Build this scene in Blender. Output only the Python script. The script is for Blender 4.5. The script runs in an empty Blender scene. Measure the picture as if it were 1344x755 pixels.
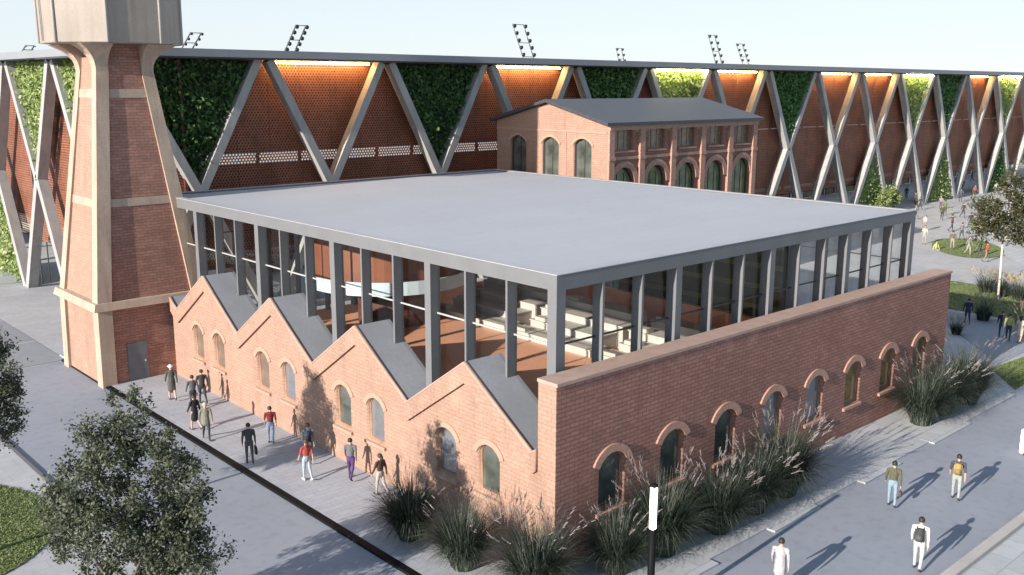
import bpy, bmesh, math, random
import numpy as np
from mathutils import Vector, Matrix
R = math.radians
rng = random.Random(7)
scene = bpy.context.scene
col = scene.collection

# ------------------------------------------------------------------ camera
cd = bpy.data.cameras.new('camera'); cam = bpy.data.objects.new('camera', cd); col.objects.link(cam)
yaw, pitch, roll = R(47.509), R(-11.865), R(0.178)
fw = Vector((math.cos(pitch)*math.cos(yaw), math.cos(pitch)*math.sin(yaw), math.sin(pitch)))
rt = fw.cross(Vector((0, 0, 1))).normalized(); up = rt.cross(fw)
r2 = rt*math.cos(roll) + up*math.sin(roll); u2 = up*math.cos(roll) - rt*math.sin(roll)
m = Matrix((r2, u2, -fw)).transposed().to_4x4(); m.translation = Vector((-20.456, -20.231, 15.526))
cam.matrix_world = m
cd.sensor_fit = 'HORIZONTAL'; cd.sensor_width = 36; cd.lens = 36*1260.67/1344
cd.clip_end = 5000; cd.clip_start = .5
scene.camera = cam

# ------------------------------------------------------------------ world, sun, exposure
SUN_EL, SUN_AZ = R(19.2), R(3.9)          # light travels along +X, turned a little to +Y
w = bpy.data.worlds.new('World'); scene.world = w; w.use_nodes = True
nt = w.node_tree; bg = nt.nodes['Background']
sky = nt.nodes.new('ShaderNodeTexSky'); sky.sky_type = 'NISHITA'; sky.sun_disc = False
sky.sun_elevation = SUN_EL; sky.sun_rotation = R(270) - SUN_AZ
sky.air_density = 1.0; sky.dust_density = .15; sky.ozone_density = 2.0; sky.altitude = 50
# added pale veil ahead, plain blue behind, shaped for darker, cooler ambient shade
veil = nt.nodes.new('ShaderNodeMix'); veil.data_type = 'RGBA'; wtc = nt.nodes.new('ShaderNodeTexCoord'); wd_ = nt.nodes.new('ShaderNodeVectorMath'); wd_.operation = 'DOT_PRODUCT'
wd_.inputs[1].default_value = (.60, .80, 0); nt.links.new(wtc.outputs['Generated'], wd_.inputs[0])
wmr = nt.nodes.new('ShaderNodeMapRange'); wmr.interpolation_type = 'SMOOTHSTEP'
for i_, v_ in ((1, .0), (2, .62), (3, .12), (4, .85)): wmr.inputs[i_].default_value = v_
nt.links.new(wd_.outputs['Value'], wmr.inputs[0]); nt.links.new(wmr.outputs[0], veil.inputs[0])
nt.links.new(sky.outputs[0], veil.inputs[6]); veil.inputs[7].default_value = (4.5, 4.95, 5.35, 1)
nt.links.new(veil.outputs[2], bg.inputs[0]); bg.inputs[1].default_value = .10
sd = bpy.data.lights.new('sun', 'SUN'); sd.energy = 5.0; sd.angle = R(.5); sd.color = (1, .90, .79)
sun = bpy.data.objects.new('sun', sd); col.objects.link(sun)
sun.rotation_euler = Vector((math.cos(SUN_EL)*math.cos(SUN_AZ), math.cos(SUN_EL)*math.sin(SUN_AZ), -math.sin(SUN_EL))).to_track_quat('-Z', 'Y').to_euler()
sun.location = (-60, 0, 40)
vs = scene.view_settings; vs.view_transform = 'Standard'; vs.look = 'None'; vs.gamma = 1; vs.exposure = .86
scene.render.engine = 'CYCLES'
scene.cycles.max_bounces = 6; scene.cycles.transparent_max_bounces = 24

# ------------------------------------------------------------------ materials
def srgb(c): return tuple((x/255/12.92 if x/255 <= .04045 else ((x/255+.055)/1.055)**2.4) for x in c)
MATS = {}
def new_mat(name):
    mt = bpy.data.materials.new(name); mt.use_nodes = True
    t = mt.node_tree; b = t.nodes['Principled BSDF']
    return mt, t, b
def N(t, kind, **kw):
    n = t.nodes.new(kind)
    for k, v in kw.items(): setattr(n, k, v)
    return n
def mix(t, fac, a, b, mode='MIX'):
    n = N(t, 'ShaderNodeMix', data_type='RGBA', blend_type=mode)
    for s, v in ((0, fac), (6, a), (7, b)):
        if hasattr(v, 'links'): t.links.new(v, n.inputs[s])
        elif isinstance(v, (tuple, list)): n.inputs[s].default_value = (*v[:3], 1)
        else: n.inputs[s].default_value = v
    return n.outputs[2]
def noise(t, scale, detail=4, src='Object'):
    tc = N(t, 'ShaderNodeTexCoord'); n = N(t, 'ShaderNodeTexNoise')
    n.inputs['Scale'].default_value = scale; n.inputs['Detail'].default_value = detail
    t.links.new(tc.outputs[src], n.inputs['Vector']); return n.outputs['Fac']
def ramp(t, src, lo, hi):
    n = N(t, 'ShaderNodeMapRange'); n.inputs[1].default_value = lo; n.inputs[2].default_value = hi
    t.links.new(src, n.inputs[0]); return n.outputs[0]
def plain(name, c, rough=.7, var=.15, scale=1.5, bump=0, metal=0, spec=.5, fine=0, streak=0):
    """flat base colour with two octaves of blotchy wear"""
    if name in MATS: return MATS[name]
    mt, t, b = new_mat(name)
    dk = tuple(x*(1-var) for x in c); lt = tuple(min(1, x*(1+var)) for x in c)
    o = mix(t, ramp(t, noise(t, scale, 6), .3, .7), dk, lt)
    if fine:
        f = noise(t, scale*14, 3); o = mix(t, ramp(t, f, .35, .65), o, mix(t, .5, o, tuple(x*(1-fine) for x in c)))
    if streak:
        tc = N(t, 'ShaderNodeTexCoord'); mp = N(t, 'ShaderNodeMapping'); mp.inputs['Scale'].default_value = (2.4, 2.4, .16); t.links.new(tc.outputs['Object'], mp.inputs[0])
        sn = N(t, 'ShaderNodeTexNoise'); sn.inputs['Scale'].default_value = 1; sn.inputs['Detail'].default_value = 6; t.links.new(mp.outputs[0], sn.inputs['Vector'])
        o = mix(t, ramp(t, sn.outputs['Fac'], .48, .72), o, mix(t, streak, o, tuple(x*.35 for x in c)))
    t.links.new(o, b.inputs['Base Color'])
    b.inputs['Roughness'].default_value = rough; b.inputs['Metallic'].default_value = metal
    b.inputs['Specular IOR Level'].default_value = spec
    if bump:
        bn = N(t, 'ShaderNodeBump'); bn.inputs['Strength'].default_value = bump; bn.inputs['Distance'].default_value = .02
        t.links.new(noise(t, scale*10, 4), bn.inputs['Height']); t.links.new(bn.outputs[0], b.inputs['Normal'])
    MATS[name] = mt; return mt
def brick(name, c1, c2, mortar, bw=.42, rh=.15, ms=.012, bump=.5, dirt=.3):
    mt, t, b = new_mat(name)
    tc = N(t, 'ShaderNodeTexCoord'); br = N(t, 'ShaderNodeTexBrick')
    br.inputs['Scale'].default_value = 1; br.inputs['Brick Width'].default_value = bw; br.inputs['Row Height'].default_value = rh
    br.inputs['Mortar Size'].default_value = ms; br.inputs['Mortar Smooth'].default_value = .2; br.inputs['Bias'].default_value = 0
    br.inputs['Color1'].default_value = (*c1, 1); br.inputs['Color2'].default_value = (*c2, 1); br.inputs['Mortar'].default_value = (*mortar, 1)
    t.links.new(tc.outputs['UV'], br.inputs['Vector'])
    big = ramp(t, noise(t, .35, 6), .35, .7)
    o = mix(t, big, br.outputs['Color'], mix(t, dirt, br.outputs['Color'], tuple(x*.45 for x in c1)))
    fine = ramp(t, noise(t, 9, 4), .35, .7)
    o = mix(t, fine, o, mix(t, .18, o, (.02, .015, .012)))
    mp = N(t, 'ShaderNodeMapping'); mp.inputs['Scale'].default_value = (1.6, 1.6, .22); t.links.new(tc.outputs['Object'], mp.inputs[0])
    sn = N(t, 'ShaderNodeTexNoise'); sn.inputs['Scale'].default_value = 1; sn.inputs['Detail'].default_value = 6; t.links.new(mp.outputs[0], sn.inputs['Vector'])
    o = mix(t, ramp(t, sn.outputs['Fac'], .52, .75), o, mix(t, .35, o, tuple(x*.4 for x in c1)))
    o = mix(t, ramp(t, noise(t, .9, 8), .58, .78), o, mix(t, .22, o, tuple(min(1, x*1.5+.05) for x in c1)))
    t.links.new(o, b.inputs['Base Color']); b.inputs['Roughness'].default_value = .88; b.inputs['Specular IOR Level'].default_value = .25
    bn = N(t, 'ShaderNodeBump'); bn.inputs['Strength'].default_value = bump; bn.inputs['Distance'].default_value = .012
    inv = N(t, 'ShaderNodeMath', operation='SUBTRACT'); inv.inputs[0].default_value = 1; t.links.new(br.outputs['Fac'], inv.inputs[1])
    ad = N(t, 'ShaderNodeMath', operation='MULTIPLY_ADD'); t.links.new(noise(t, 22, 3), ad.inputs[0]); ad.inputs[1].default_value = .35; t.links.new(inv.outputs[0], ad.inputs[2])
    t.links.new(ad.outputs[0], bn.inputs['Height']); t.links.new(bn.outputs[0], b.inputs['Normal'])
    return mt
def paver(name, c, bw, rh, ms=.01, var=.1, joint=.6, rough=.8, big=.32, off=.5, spot=.22):
    mt, t, b = new_mat(name)
    tc = N(t, 'ShaderNodeTexCoord'); br = N(t, 'ShaderNodeTexBrick', offset=off)
    br.inputs['Scale'].default_value = 1; br.inputs['Brick Width'].default_value = bw; br.inputs['Row Height'].default_value = rh
    br.inputs['Mortar Size'].default_value = ms; br.inputs['Bias'].default_value = 0
    br.inputs['Color1'].default_value = (*[x*(1-var) for x in c], 1); br.inputs['Color2'].default_value = (*[x*(1+var) for x in c], 1)
    br.inputs['Mortar'].default_value = (*[x*joint for x in c], 1)
    t.links.new(tc.outputs['UV'], br.inputs['Vector'])
    o = mix(t, ramp(t, noise(t, .22, 7), .3, .72), br.outputs['Color'], mix(t, big, br.outputs['Color'], tuple(x*.5 for x in c)))
    o = mix(t, ramp(t, noise(t, 2.3, 6), .5, .75), o, mix(t, spot, o, tuple(x*.4 for x in c)))
    t.links.new(o, b.inputs['Base Color']); b.inputs['Roughness'].default_value = rough; b.inputs['Specular IOR Level'].default_value = .3
    bn = N(t, 'ShaderNodeBump'); bn.inputs['Strength'].default_value = .25; bn.inputs['Distance'].default_value = .01
    t.links.new(noise(t, 18, 5), bn.inputs['Height']); t.links.new(bn.outputs[0], b.inputs['Normal'])
    return mt
def leafmat(name, cols, trans=.25, rough=.55):
    """each leaf its own tone out of a few foliage greens"""
    mt, t, b = new_mat(name)
    g = N(t, 'ShaderNodeNewGeometry'); cr = N(t, 'ShaderNodeValToRGB')
    cr.color_ramp.elements[0].color = (*cols[0], 1); cr.color_ramp.elements[1].color = (*cols[-1], 1)
    for i, c in enumerate(cols[1:-1]):
        e = cr.color_ramp.elements.new((i+1)/(len(cols)-1)); e.color = (*c, 1)
    t.links.new(g.outputs['Random Per Island'], cr.inputs[0]); t.links.new(cr.outputs[0], b.inputs['Base Color'])
    b.inputs['Roughness'].default_value = rough; b.inputs['Specular IOR Level'].default_value = .3
    if trans:
        tr = N(t, 'ShaderNodeBsdfTranslucent'); ms = N(t, 'ShaderNodeMixShader'); ms.inputs[0].default_value = trans
        t.links.new(cr.outputs[0], tr.inputs[0]); t.links.new(b.outputs[0], ms.inputs[1]); t.links.new(tr.outputs[0], ms.inputs[2])
        t.links.new(ms.outputs[0], t.nodes['Material Output'].inputs[0])
    return mt
def emit(name, c, s):
    mt, t, b = new_mat(name); b.inputs['Base Color'].default_value = (*c, 1)
    b.inputs['Emission Color'].default_value = (*c, 1); b.inputs['Emission Strength'].default_value = s; return mt
def glassmat(name, tint, ior=1.5, extra=0.0):
    """thin architectural glass: see-through with Fresnel reflection"""
    mt, t, b = new_mat(name)
    tr = N(t, 'ShaderNodeBsdfTransparent'); tr.inputs[0].default_value = (*tint, 1)
    gl = N(t, 'ShaderNodeBsdfGlossy'); gl.inputs['Roughness'].default_value = .01
    fr = N(t, 'ShaderNodeLayerWeight'); fr.inputs[0].default_value = .5
    pw = N(t, 'ShaderNodeMath', operation='POWER'); pw.inputs[1].default_value = 4; t.links.new(fr.outputs['Facing'], pw.inputs[0])
    ad = N(t, 'ShaderNodeMath', operation='MULTIPLY_ADD'); ad.inputs[1].default_value = .26; ad.inputs[2].default_value = .02; t.links.new(pw.outputs[0], ad.inputs[0])
    ms = N(t, 'ShaderNodeMixShader'); t.links.new(ad.outputs[0], ms.inputs[0]); t.links.new(tr.outputs[0], ms.inputs[1]); t.links.new(gl.outputs[0], ms.inputs[2])
    t.links.new(ms.outputs[0], t.nodes['Material Output'].inputs[0]); return mt
def perfmat(name, c, cell=.21, rad=.3, slat=.0):
    """perforated corten sheet: rows of round holes really cut out"""
    mt, t, b = new_mat(name)
    tc = N(t, 'ShaderNodeTexCoord'); sx = N(t, 'ShaderNodeSeparateXYZ'); t.links.new(tc.outputs['UV'], sx.inputs[0])
    def mth(op, a, bb=None):
        n = N(t, 'ShaderNodeMath', operation=op)
        for i, v in enumerate((a, bb)):
            if v is None: continue
            if hasattr(v, 'links'): t.links.new(v, n.inputs[i])
            else: n.inputs[i].default_value = v
        return n.outputs[0]
    vv = mth('DIVIDE', sx.outputs[1], cell*.8); row = mth('FLOOR', vv); half = mth('MULTIPLY', mth('MODULO', row, 2.), .5)
    uu = mth('ADD', mth('DIVIDE', sx.outputs[0], cell), half)
    fu = mth('SUBTRACT', mth('FRACT', uu), .5); fv = mth('MULTIPLY', mth('SUBTRACT', mth('FRACT', vv), .5), .8)
    d = mth('SQRT', mth('ADD', mth('MULTIPLY', fu, fu), mth('MULTIPLY', fv, fv)))
    hole = mth('LESS_THAN', d, rad)
    # panel joints and weathering
    pj = mth('LESS_THAN', mth('FRACT', mth('DIVIDE', sx.outputs[0], 2.43)), .018)
    o = mix(t, ramp(t, noise(t, .5, 6), .3, .7), tuple(x*.75 for x in c), tuple(x*1.2 for x in c))
    o = mix(t, pj, o, tuple(x*.35 for x in c))
    o = mix(t, ramp(t, noise(t, 3.5, 5), .45, .7), o, mix(t, .3, o, (.03, .012, .008)))
    t.links.new(o, b.inputs['Base Color']); b.inputs['Roughness'].default_value = .6
    tr = N(t, 'ShaderNodeBsdfTransparent'); ms = N(t, 'ShaderNodeMixShader')
    t.links.new(hole, ms.inputs[0]); t.links.new(b.outputs[0], ms.inputs[1]); t.links.new(tr.outputs[0], ms.inputs[2])
    t.links.new(ms.outputs[0], t.nodes['Material Output'].inputs[0]); return mt
def stripes(name, c1, c2, period, axis=1, rough=.6):
    mt, t, b = new_mat(name)
    tc = N(t, 'ShaderNodeTexCoord'); sx = N(t, 'ShaderNodeSeparateXYZ'); t.links.new(tc.outputs['UV'], sx.inputs[0])
    dv = N(t, 'ShaderNodeMath', operation='DIVIDE'); t.links.new(sx.outputs[axis], dv.inputs[0]); dv.inputs[1].default_value = period
    fr = N(t, 'ShaderNodeMath', operation='FRACT'); t.links.new(dv.outputs[0], fr.inputs[0])
    lt = N(t, 'ShaderNodeMath', operation='LESS_THAN'); t.links.new(fr.outputs[0], lt.inputs[0]); lt.inputs[1].default_value = .25
    o = mix(t, lt.outputs[0], c1, c2); o = mix(t, ramp(t, noise(t, 1.2, 5), .35, .7), o, mix(t, .35, o, tuple(x*.5 for x in c1)))
    t.links.new(o, b.inputs['Base Color']); b.inputs['Roughness'].default_value = rough; return mt

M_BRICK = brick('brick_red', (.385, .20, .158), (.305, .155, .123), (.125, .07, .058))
M_BRICK_SUNLIT = brick('brick_sunlit', (.385, .248, .190), (.34, .216, .164), (.275, .172, .130), bump=.3, dirt=.10)  # brick of the sun-facing walls: sunlight put into a paler copy
M_BRICK_TOWER = brick('brick_tower', (.42, .215, .165), (.31, .158, .122), (.17, .105, .085), dirt=.2)
M_BRICK_SOLDIER = plain('brick_soldier', (.37, .215, .165), .85, .18, 6, .5)
M_TRIM = plain('brick_trim', (.37, .235, .175), .85, .1, 3, .3)
M_COPING = plain('coping', (.38, .265, .215), .8, .12, 2, .3, fine=.2)
M_CONC_TAN = plain('tan_concrete', (.42, .32, .25), .85, .14, .8, .3, fine=.2, streak=.35)
M_CONC = plain('grey_concrete', (.42, .40, .385), .8, .12, .6, .25, fine=.15)

M_ROOFRIM = plain('roof_rim', (.34, .35, .38), .6, .08, .8, fine=.1)
M_ZINC = plain('zinc_roof', (.26, .275, .30), .5, .12, .5, .05, fine=.15)
M_SLATE = stripes('seamed_roof', (.05, .056, .07), (.04, .045, .058), .55, 0, .5)
M_STEEL = plain('painted_steel', (.15, .155, .165), .55, .07, 1.2, spec=.2, fine=.1)
M_STEEL_DARK = plain('dark_steel', (.03, .033, .04), .45, .1, 2)
M_ALU = plain('aluminium', (.48, .48, .47), .4, .06, 2, metal=.3)
M_WOOD = plain('window_wood', (.26, .15, .09), .55, .2, 4)
M_PANE = plain('dark_pane', (.075, .085, .075), .05, .5, 1.1, spec=1)
M_PANE_GREY = plain('grey_pane', (.15, .155, .17), .08, .2, .8, spec=1)  # grey painted in for the pale reflection in long-wall panes
M_PANET = plain('tan_pane', (.24, .165, .085), .08, .4, 1.6, spec=1)
M_PANEL = plain('louvre_pane', (.16, .12, .095), .12, .3, 1.5, spec=1)
M_PANE2 = plain('blind_pane', (.20, .155, .115), .18, .35, 2.2, spec=.7)
M_GLASS = glassmat('clear_glass', (.97, .98, .98), 1.45)
M_FLOOR = plain('terracotta_floor', (.74, .37, .23), .45, .12, .5, fine=.15)
M_TIER = plain('tier_board', (.43, .41, .375), .6, .06, 1.5)
M_CURTAIN = stripes('olive_wall', (.035, .045, .02), (.12, .14, .07), 1.15, 1)
M_MAROON = plain('maroon_panel', (.20, .07, .035), .5, .2, .5)
M_BLUEBAND = plain('pale_blue_panel', (.55, .66, .72), .4, .04, 1)
M_PERF = perfmat('perforated_corten', (.29, .115, .068), cell=.23)
M_INNER = stripes('inner_maroon', (.10, .030, .018), (.06, .018, .012), .5, 1)
M_WHITE = plain('white_paint', (.75, .75, .74), .5, .05, 2)
M_BLACK = plain('black_paint', (.008, .008, .009), .6, .1, 2, spec=.1)
M_BRACE = plain('brace_grey', (.34, .34, .335), .55, .1, .5, .1, fine=.12, streak=.3)
M_SLAB = plain('slab_grey', (.22, .235, .26), .6, .08, .4, fine=.1)
M_LAMP = emit('warm_lamp', (1, .56, .20), 52)
M_LAMPW = emit('green_wall_lamp', (1, .86, .42), 60)
M_LAMPC = emit('concourse_lamp', (1, .84, .74), .28)
M_POSTL = emit('post_lamp', (1, .97, .92), 2.2)
M_BARK = plain('bark', (.16, .13, .105), .9, .3, 5, .6)
M_BARKW = plain('pale_bark', (.50, .47, .42), .85, .2, 5, .3)
M_LEAF = leafmat('leaf_dark', [(.040, .052, .032), (.070, .088, .052), (.105, .122, .080), (.18, .19, .14)])
M_LEAFO = leafmat('leaf_olive', [(.05, .055, .022), (.075, .08, .035), (.11, .105, .05)])
M_GW = leafmat('green_wall_leaf', [(.012, .035, .012), (.03, .085, .022), (.06, .13, .03), (.11, .19, .06)], .2)
M_GWY = leafmat('green_wall_lime', [(.12, .18, .05), (.20, .27, .09), (.29, .35, .14), (.40, .44, .24)], .25)  # lighter leaf copy for lit panels: light put into the colour; shrubs share it
M_LIMEB = plain('lime_backing', (.17, .24, .06), .9, .35, 2)  # backing lightened along with the lit panels
M_GW2 = leafmat('green_wall_mid', [(.03, .09, .025), (.06, .16, .04), (.10, .22, .06), (.17, .28, .10)], .2)  # brighter copy of the wall leaf for lit bays, light put in its colour
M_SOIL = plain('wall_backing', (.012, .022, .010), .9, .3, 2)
M_BLADE = leafmat('grass_blade', [(.014, .024, .017), (.025, .040, .028), (.044, .060, .044), (.16, .17, .14)], .15)
M_PLUME = leafmat('grass_plume', [(.15, .125, .125), (.23, .20, .20), (.33, .30, .30)], .3, .8)
M_PLUME2 = leafmat('pale_plume', [(.34, .29, .19), (.46, .40, .27), (.22, .21, .12)], .3, .8)
M_GRASS = leafmat('lawn_grass', [(.11, .15, .05), (.15, .195, .07), (.20, .235, .10)], .15)
M_LAWN = plain('lawn_base', (.12, .155, .06), .95, .35, .9, .5, fine=.3)
M_PLAZA = paver('plaza_paving', (.41, .42, .44), 1.2, .6, .012, .05, .75)
M_ROAD = paver('road_paving', (.275, .30, .35), 400, 400, .0, .02, .8, .8, .3, spot=.25)
M_WALK = paver('walk_paving', (.385, .405, .445), .6, .3, .01, .06, .72)
M_SLABS = paver('slab_paving', (.43, .45, .475), 1.5, .75, .015, .08, .6)
M_ROOF = paver('roof_membrane', (.37, .39, .43), 40, 2.0, .012, .015, .90, .75, .12, 0, .10)
M_APRON = paver('apron_paving', (.27, .285, .315), 7, 7, .12, .04, 1.5, off=0)

# ------------------------------------------------------------------ mesh helpers
WORLD = {}
def wl(o):
    p = Vector(o.location)
    while o.parent: o = o.parent; p += Vector(o.location)
    return p
class MB:
    def __init__(s): s.v = []; s.f = []; s.mi = []; s.smooth = []
    def face(s, pts, mi=0, sm=False):
        b = len(s.v); s.v.extend([tuple(p) for p in pts]); s.f.append(tuple(range(b, b+len(pts)))); s.mi.append(mi); s.smooth.append(sm)
    def poly(s, verts, faces, mi=0, sm=False):
        b = len(s.v); s.v.extend([tuple(p) for p in verts])
        for f in faces: s.f.append(tuple(b+i for i in f)); s.mi.append(mi); s.smooth.append(sm)
    def box(s, x0, x1, y0, y1, z0, z1, mi=0):
        s.poly([(x0,y0,z0),(x1,y0,z0),(x1,y1,z0),(x0,y1,z0),(x0,y0,z1),(x1,y0,z1),(x1,y1,z1),(x0,y1,z1)],
               [(0,3,2,1),(4,5,6,7),(0,1,5,4),(1,2,6,5),(2,3,7,6),(3,0,4,7)], mi)
    def cbox(s, c, sz, mi=0, bev=0):
        if not bev: s.box(c[0]-sz[0]/2, c[0]+sz[0]/2, c[1]-sz[1]/2, c[1]+sz[1]/2, c[2]-sz[2]/2, c[2]+sz[2]/2, mi); return
        bm = bmesh.new(); bmesh.ops.create_cube(bm, size=1)
        for v in bm.verts: v.co = Vector((v.co.x*sz[0]+c[0], v.co.y*sz[1]+c[1], v.co.z*sz[2]+c[2]))
        bmesh.ops.bevel(bm, geom=bm.edges[:], offset=bev, segments=2, affect='EDGES')
        bm.verts.index_update(); s.poly([v.co for v in bm.verts], [[v.index for v in f.verts] for f in bm.faces], mi, True); bm.free()
    def beam(s, a, b, wd, dp, nrm=(0, 1, 0), mi=0):
        a, b = Vector(a), Vector(b); d = (b-a).normalized(); n = Vector(nrm); n = (n - d*n.dot(d)).normalized(); t = d.cross(n)
        ring = [t*wd/2+n*dp/2, -t*wd/2+n*dp/2, -t*wd/2-n*dp/2, t*wd/2-n*dp/2]
        s.poly([a+q for q in ring]+[b+q for q in ring], [(3,2,1,0),(4,5,6,7),(0,1,5,4),(1,2,6,5),(2,3,7,6),(3,0,4,7)], mi)
    def tube(s, pts, rad, n=8, mi=0, cap=True):
        pts = [Vector(p) for p in pts]; V = []; F = []
        for i, p in enumerate(pts):
            d = (pts[min(i+1, len(pts)-1)]-pts[max(i-1, 0)]).normalized()
            a = d.orthogonal().normalized() if i == 0 else (prev - d*prev.dot(d)).normalized()
            prev = a; c = d.cross(a); r = rad[i] if isinstance(rad, (list, tuple)) else rad
            V += [p + a*math.cos(2*math.pi*k/n)*r + c*math.sin(2*math.pi*k/n)*r for k in range(n)]
        for i in range(len(pts)-1):
            for k in range(n): F.append((i*n+k, i*n+(k+1) % n, (i+1)*n+(k+1) % n, (i+1)*n+k))
        if cap: F.append(tuple(range(n-1, -1, -1))); F.append(tuple((len(pts)-1)*n+k for k in range(n)))
        s.poly(V, F, mi, True)
    def prism(s, prof, axis, a, b, mi=0):
        """extrude a 2-D profile along x or y from a to b (profile pairs are the other horizontal axis and z)"""
        n = len(prof); mk = (lambda t, p: (t, p[0], p[1])) if axis == 'x' else (lambda t, p: (p[0], t, p[1]))
        V = [mk(a, p) for p in prof]+[mk(b, p) for p in prof]
        s.poly(V, [tuple(range(n)), tuple(range(2*n-1, n-1, -1))]+[(i, i+n, (i+1) % n+n, (i+1) % n) for i in range(n)], mi)
    def mesh(s, name, off=(0, 0, 0)):
        me = bpy.data.meshes.new(name)
        me.from_pydata([(x-off[0], y-off[1], z-off[2]) for x, y, z in s.v], [], s.f)
        me.polygons.foreach_set('material_index', s.mi); me.polygons.foreach_set('use_smooth', s.smooth)
        me.update()
        boxuv(me, off)
        return me
    def build(s, name, mats, parent=None, loc=None, rz=0, fix=True):
        """verts are in world space when loc is None, else local to the new object"""
        off = wl(parent) if (parent and loc is None) else Vector((0, 0, 0))
        me = s.mesh(name, off)
        if fix:
            bm = bmesh.new(); bm.from_mesh(me); bmesh.ops.recalc_face_normals(bm, faces=bm.faces); bm.to_mesh(me); bm.free()
        return link(name, me, mats, parent, loc or (0, 0, 0), rz)
def boxuv(me, off=(0, 0, 0)):
    if not len(me.loops): return
    while me.uv_layers: me.uv_layers.remove(me.uv_layers[0])
    uv = me.uv_layers.new(name='UVMap')
    co = np.empty(len(me.vertices)*3); me.vertices.foreach_get('co', co); co = co.reshape(-1, 3)+np.array(off)
    nr = np.empty(len(me.polygons)*3); me.polygons.foreach_get('normal', nr); nr = np.abs(nr.reshape(-1, 3))
    lt = np.empty(len(me.polygons), int); me.polygons.foreach_get('loop_total', lt)
    vi = np.empty(len(me.loops), int); me.loops.foreach_get('vertex_index', vi)
    ax = np.repeat(np.argmax(nr*np.array([1, 1, 1.0]), 1), lt); P = co[vi]
    U = np.where(ax == 0, P[:, 1], P[:, 0]); V = np.where(ax == 2, P[:, 1], P[:, 2])
    uv.data.foreach_set('uv', np.stack([U, V], 1).ravel())
def link(name, me, mats, parent=None, loc=(0, 0, 0), rz=0):
    o = bpy.data.objects.new(name, me)
    for mt in (mats if isinstance(mats, (list, tuple)) else [mats]): me.materials.append(mt)
    col.objects.link(o); o.location = loc; o.rotation_euler = (0, 0, rz)
    if parent: o.parent = parent
    return o
def tag(o, label, cat, group=None, kind=None):
    if kind: o['kind'] = kind
    else:
        o['label'] = label; o['category'] = cat
    if kind == 'stuff': o['label'] = label; o['category'] = cat
    if group: o['group'] = group
    return o
def thing(name, label, cat, loc=(0, 0, 0), rz=0, group=None):
    o = bpy.data.objects.new(name, None); col.objects.link(o); o.location = loc; o.rotation_euler = (0, 0, rz); o.empty_display_size = .3
    return tag(o, label, cat, group)
def struct(o): o['kind'] = 'structure'; return o
def kids(o): return [c for c in bpy.data.objects if c.parent == o]
def dup(o, parent=None, loc=None, rz=None):
    c = o.copy(); col.objects.link(c); c.parent = parent
    if loc is not None: c.location = loc
    if rz is not None: c.rotation_euler = (0, 0, rz)
    for ch in CH.get(o.name, []): dup(ch, c)
    return c
CH = {}
def index_children():
    CH.clear()
    for o in bpy.data.objects:
        if o.parent: CH.setdefault(o.parent.name, []).append(o)
def sheet(name, pts, z, mt, holes=()):
    me = flat(pts, holes, 0); 
    for v in me.vertices: v.co.z += z
    boxuv(me); return struct(link(name, me, mt))
def flat(outer, holes, t):
    """filled 2-D outline with holes, thickness t centred on z=0"""
    cu = bpy.data.curves.new('tmp', 'CURVE'); cu.dimensions = '2D'; cu.fill_mode = 'BOTH'; cu.extrude = t/2
    for ring in [outer, *holes]:
        sp = cu.splines.new('POLY'); sp.points.add(len(ring)-1); sp.use_cyclic_u = True
        for p, q in zip(sp.points, ring): p.co = (q[0], q[1], 0, 1)
    ob = bpy.data.objects.new('tmp', cu); me = bpy.data.meshes.new_from_object(ob)
    bpy.data.objects.remove(ob); bpy.data.curves.remove(cu)
    bm = bmesh.new(); bm.from_mesh(me); bmesh.ops.remove_doubles(bm, verts=bm.verts, dist=1e-5); bmesh.ops.recalc_face_normals(bm, faces=bm.faces)
    if t == 0:
        for f in bm.faces:
            if f.normal.z < 0: f.normal_flip()
    bm.to_mesh(me); bm.free(); return me
def wall(name, outer, holes, t, axis, front, mats, parent):
    """upright wall from a 2-D elevation; axis 'x': runs along x and faces -y, its face at y=front; axis 'y': runs along y, faces -x"""
    me = flat(outer, holes, t)
    for v in me.vertices:
        a, z, d = v.co
        v.co = (a, front+t/2+d, z) if axis == 'x' else (front+t/2+d, a, z)
    bm = bmesh.new(); bm.from_mesh(me); bmesh.ops.recalc_face_normals(bm, faces=bm.faces); bm.to_mesh(me); bm.free()
    boxuv(me)
    off = wl(parent)
    for v in me.vertices: v.co -= off
    return link(name, me, mats, parent)
def arch(cx, w, z0, zs, rise, n=12):
    """outline of an arched opening: width w, foot z0, springing zs, rise above it"""
    r = (w*w/4+rise*rise)/(2*rise); zc = zs+rise-r; a = math.asin(min(1, w/2/r))
    return [(cx-w/2, z0), (cx+w/2, z0)]+[(cx+r*math.sin(a-2*a*i/n), zc+r*math.cos(a-2*a*i/n)) for i in range(n+1)]
def archring(w, zs, rise, t, n=14, over=0):
    """band of thickness t following an arch centred on x=0"""
    r = (w*w/4+rise*rise)/(2*rise); zc = zs+rise-r; a = math.asin(min(1, w/2/r))+over
    inn = [(r*math.sin(-a+2*a*i/n), zc+r*math.cos(-a+2*a*i/n)) for i in range(n+1)]
    out = [((r+t)*math.sin(a-2*a*i/n), zc+(r+t)*math.cos(a-2*a*i/n)) for i in range(n+1)]
    return inn+out
def plate(outer, holes, t, y):
    """upright plate in local coords, face towards -y at y, thickness t behind it"""
    me = flat(outer, holes, t)
    for v in me.vertices: a, z, d = v.co; v.co = (a, y+t/2+d, z)
    bm = bmesh.new(); bm.from_mesh(me); bmesh.ops.recalc_face_normals(bm, faces=bm.faces); bm.to_mesh(me); bm.free()
    boxuv(me); return me

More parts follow.
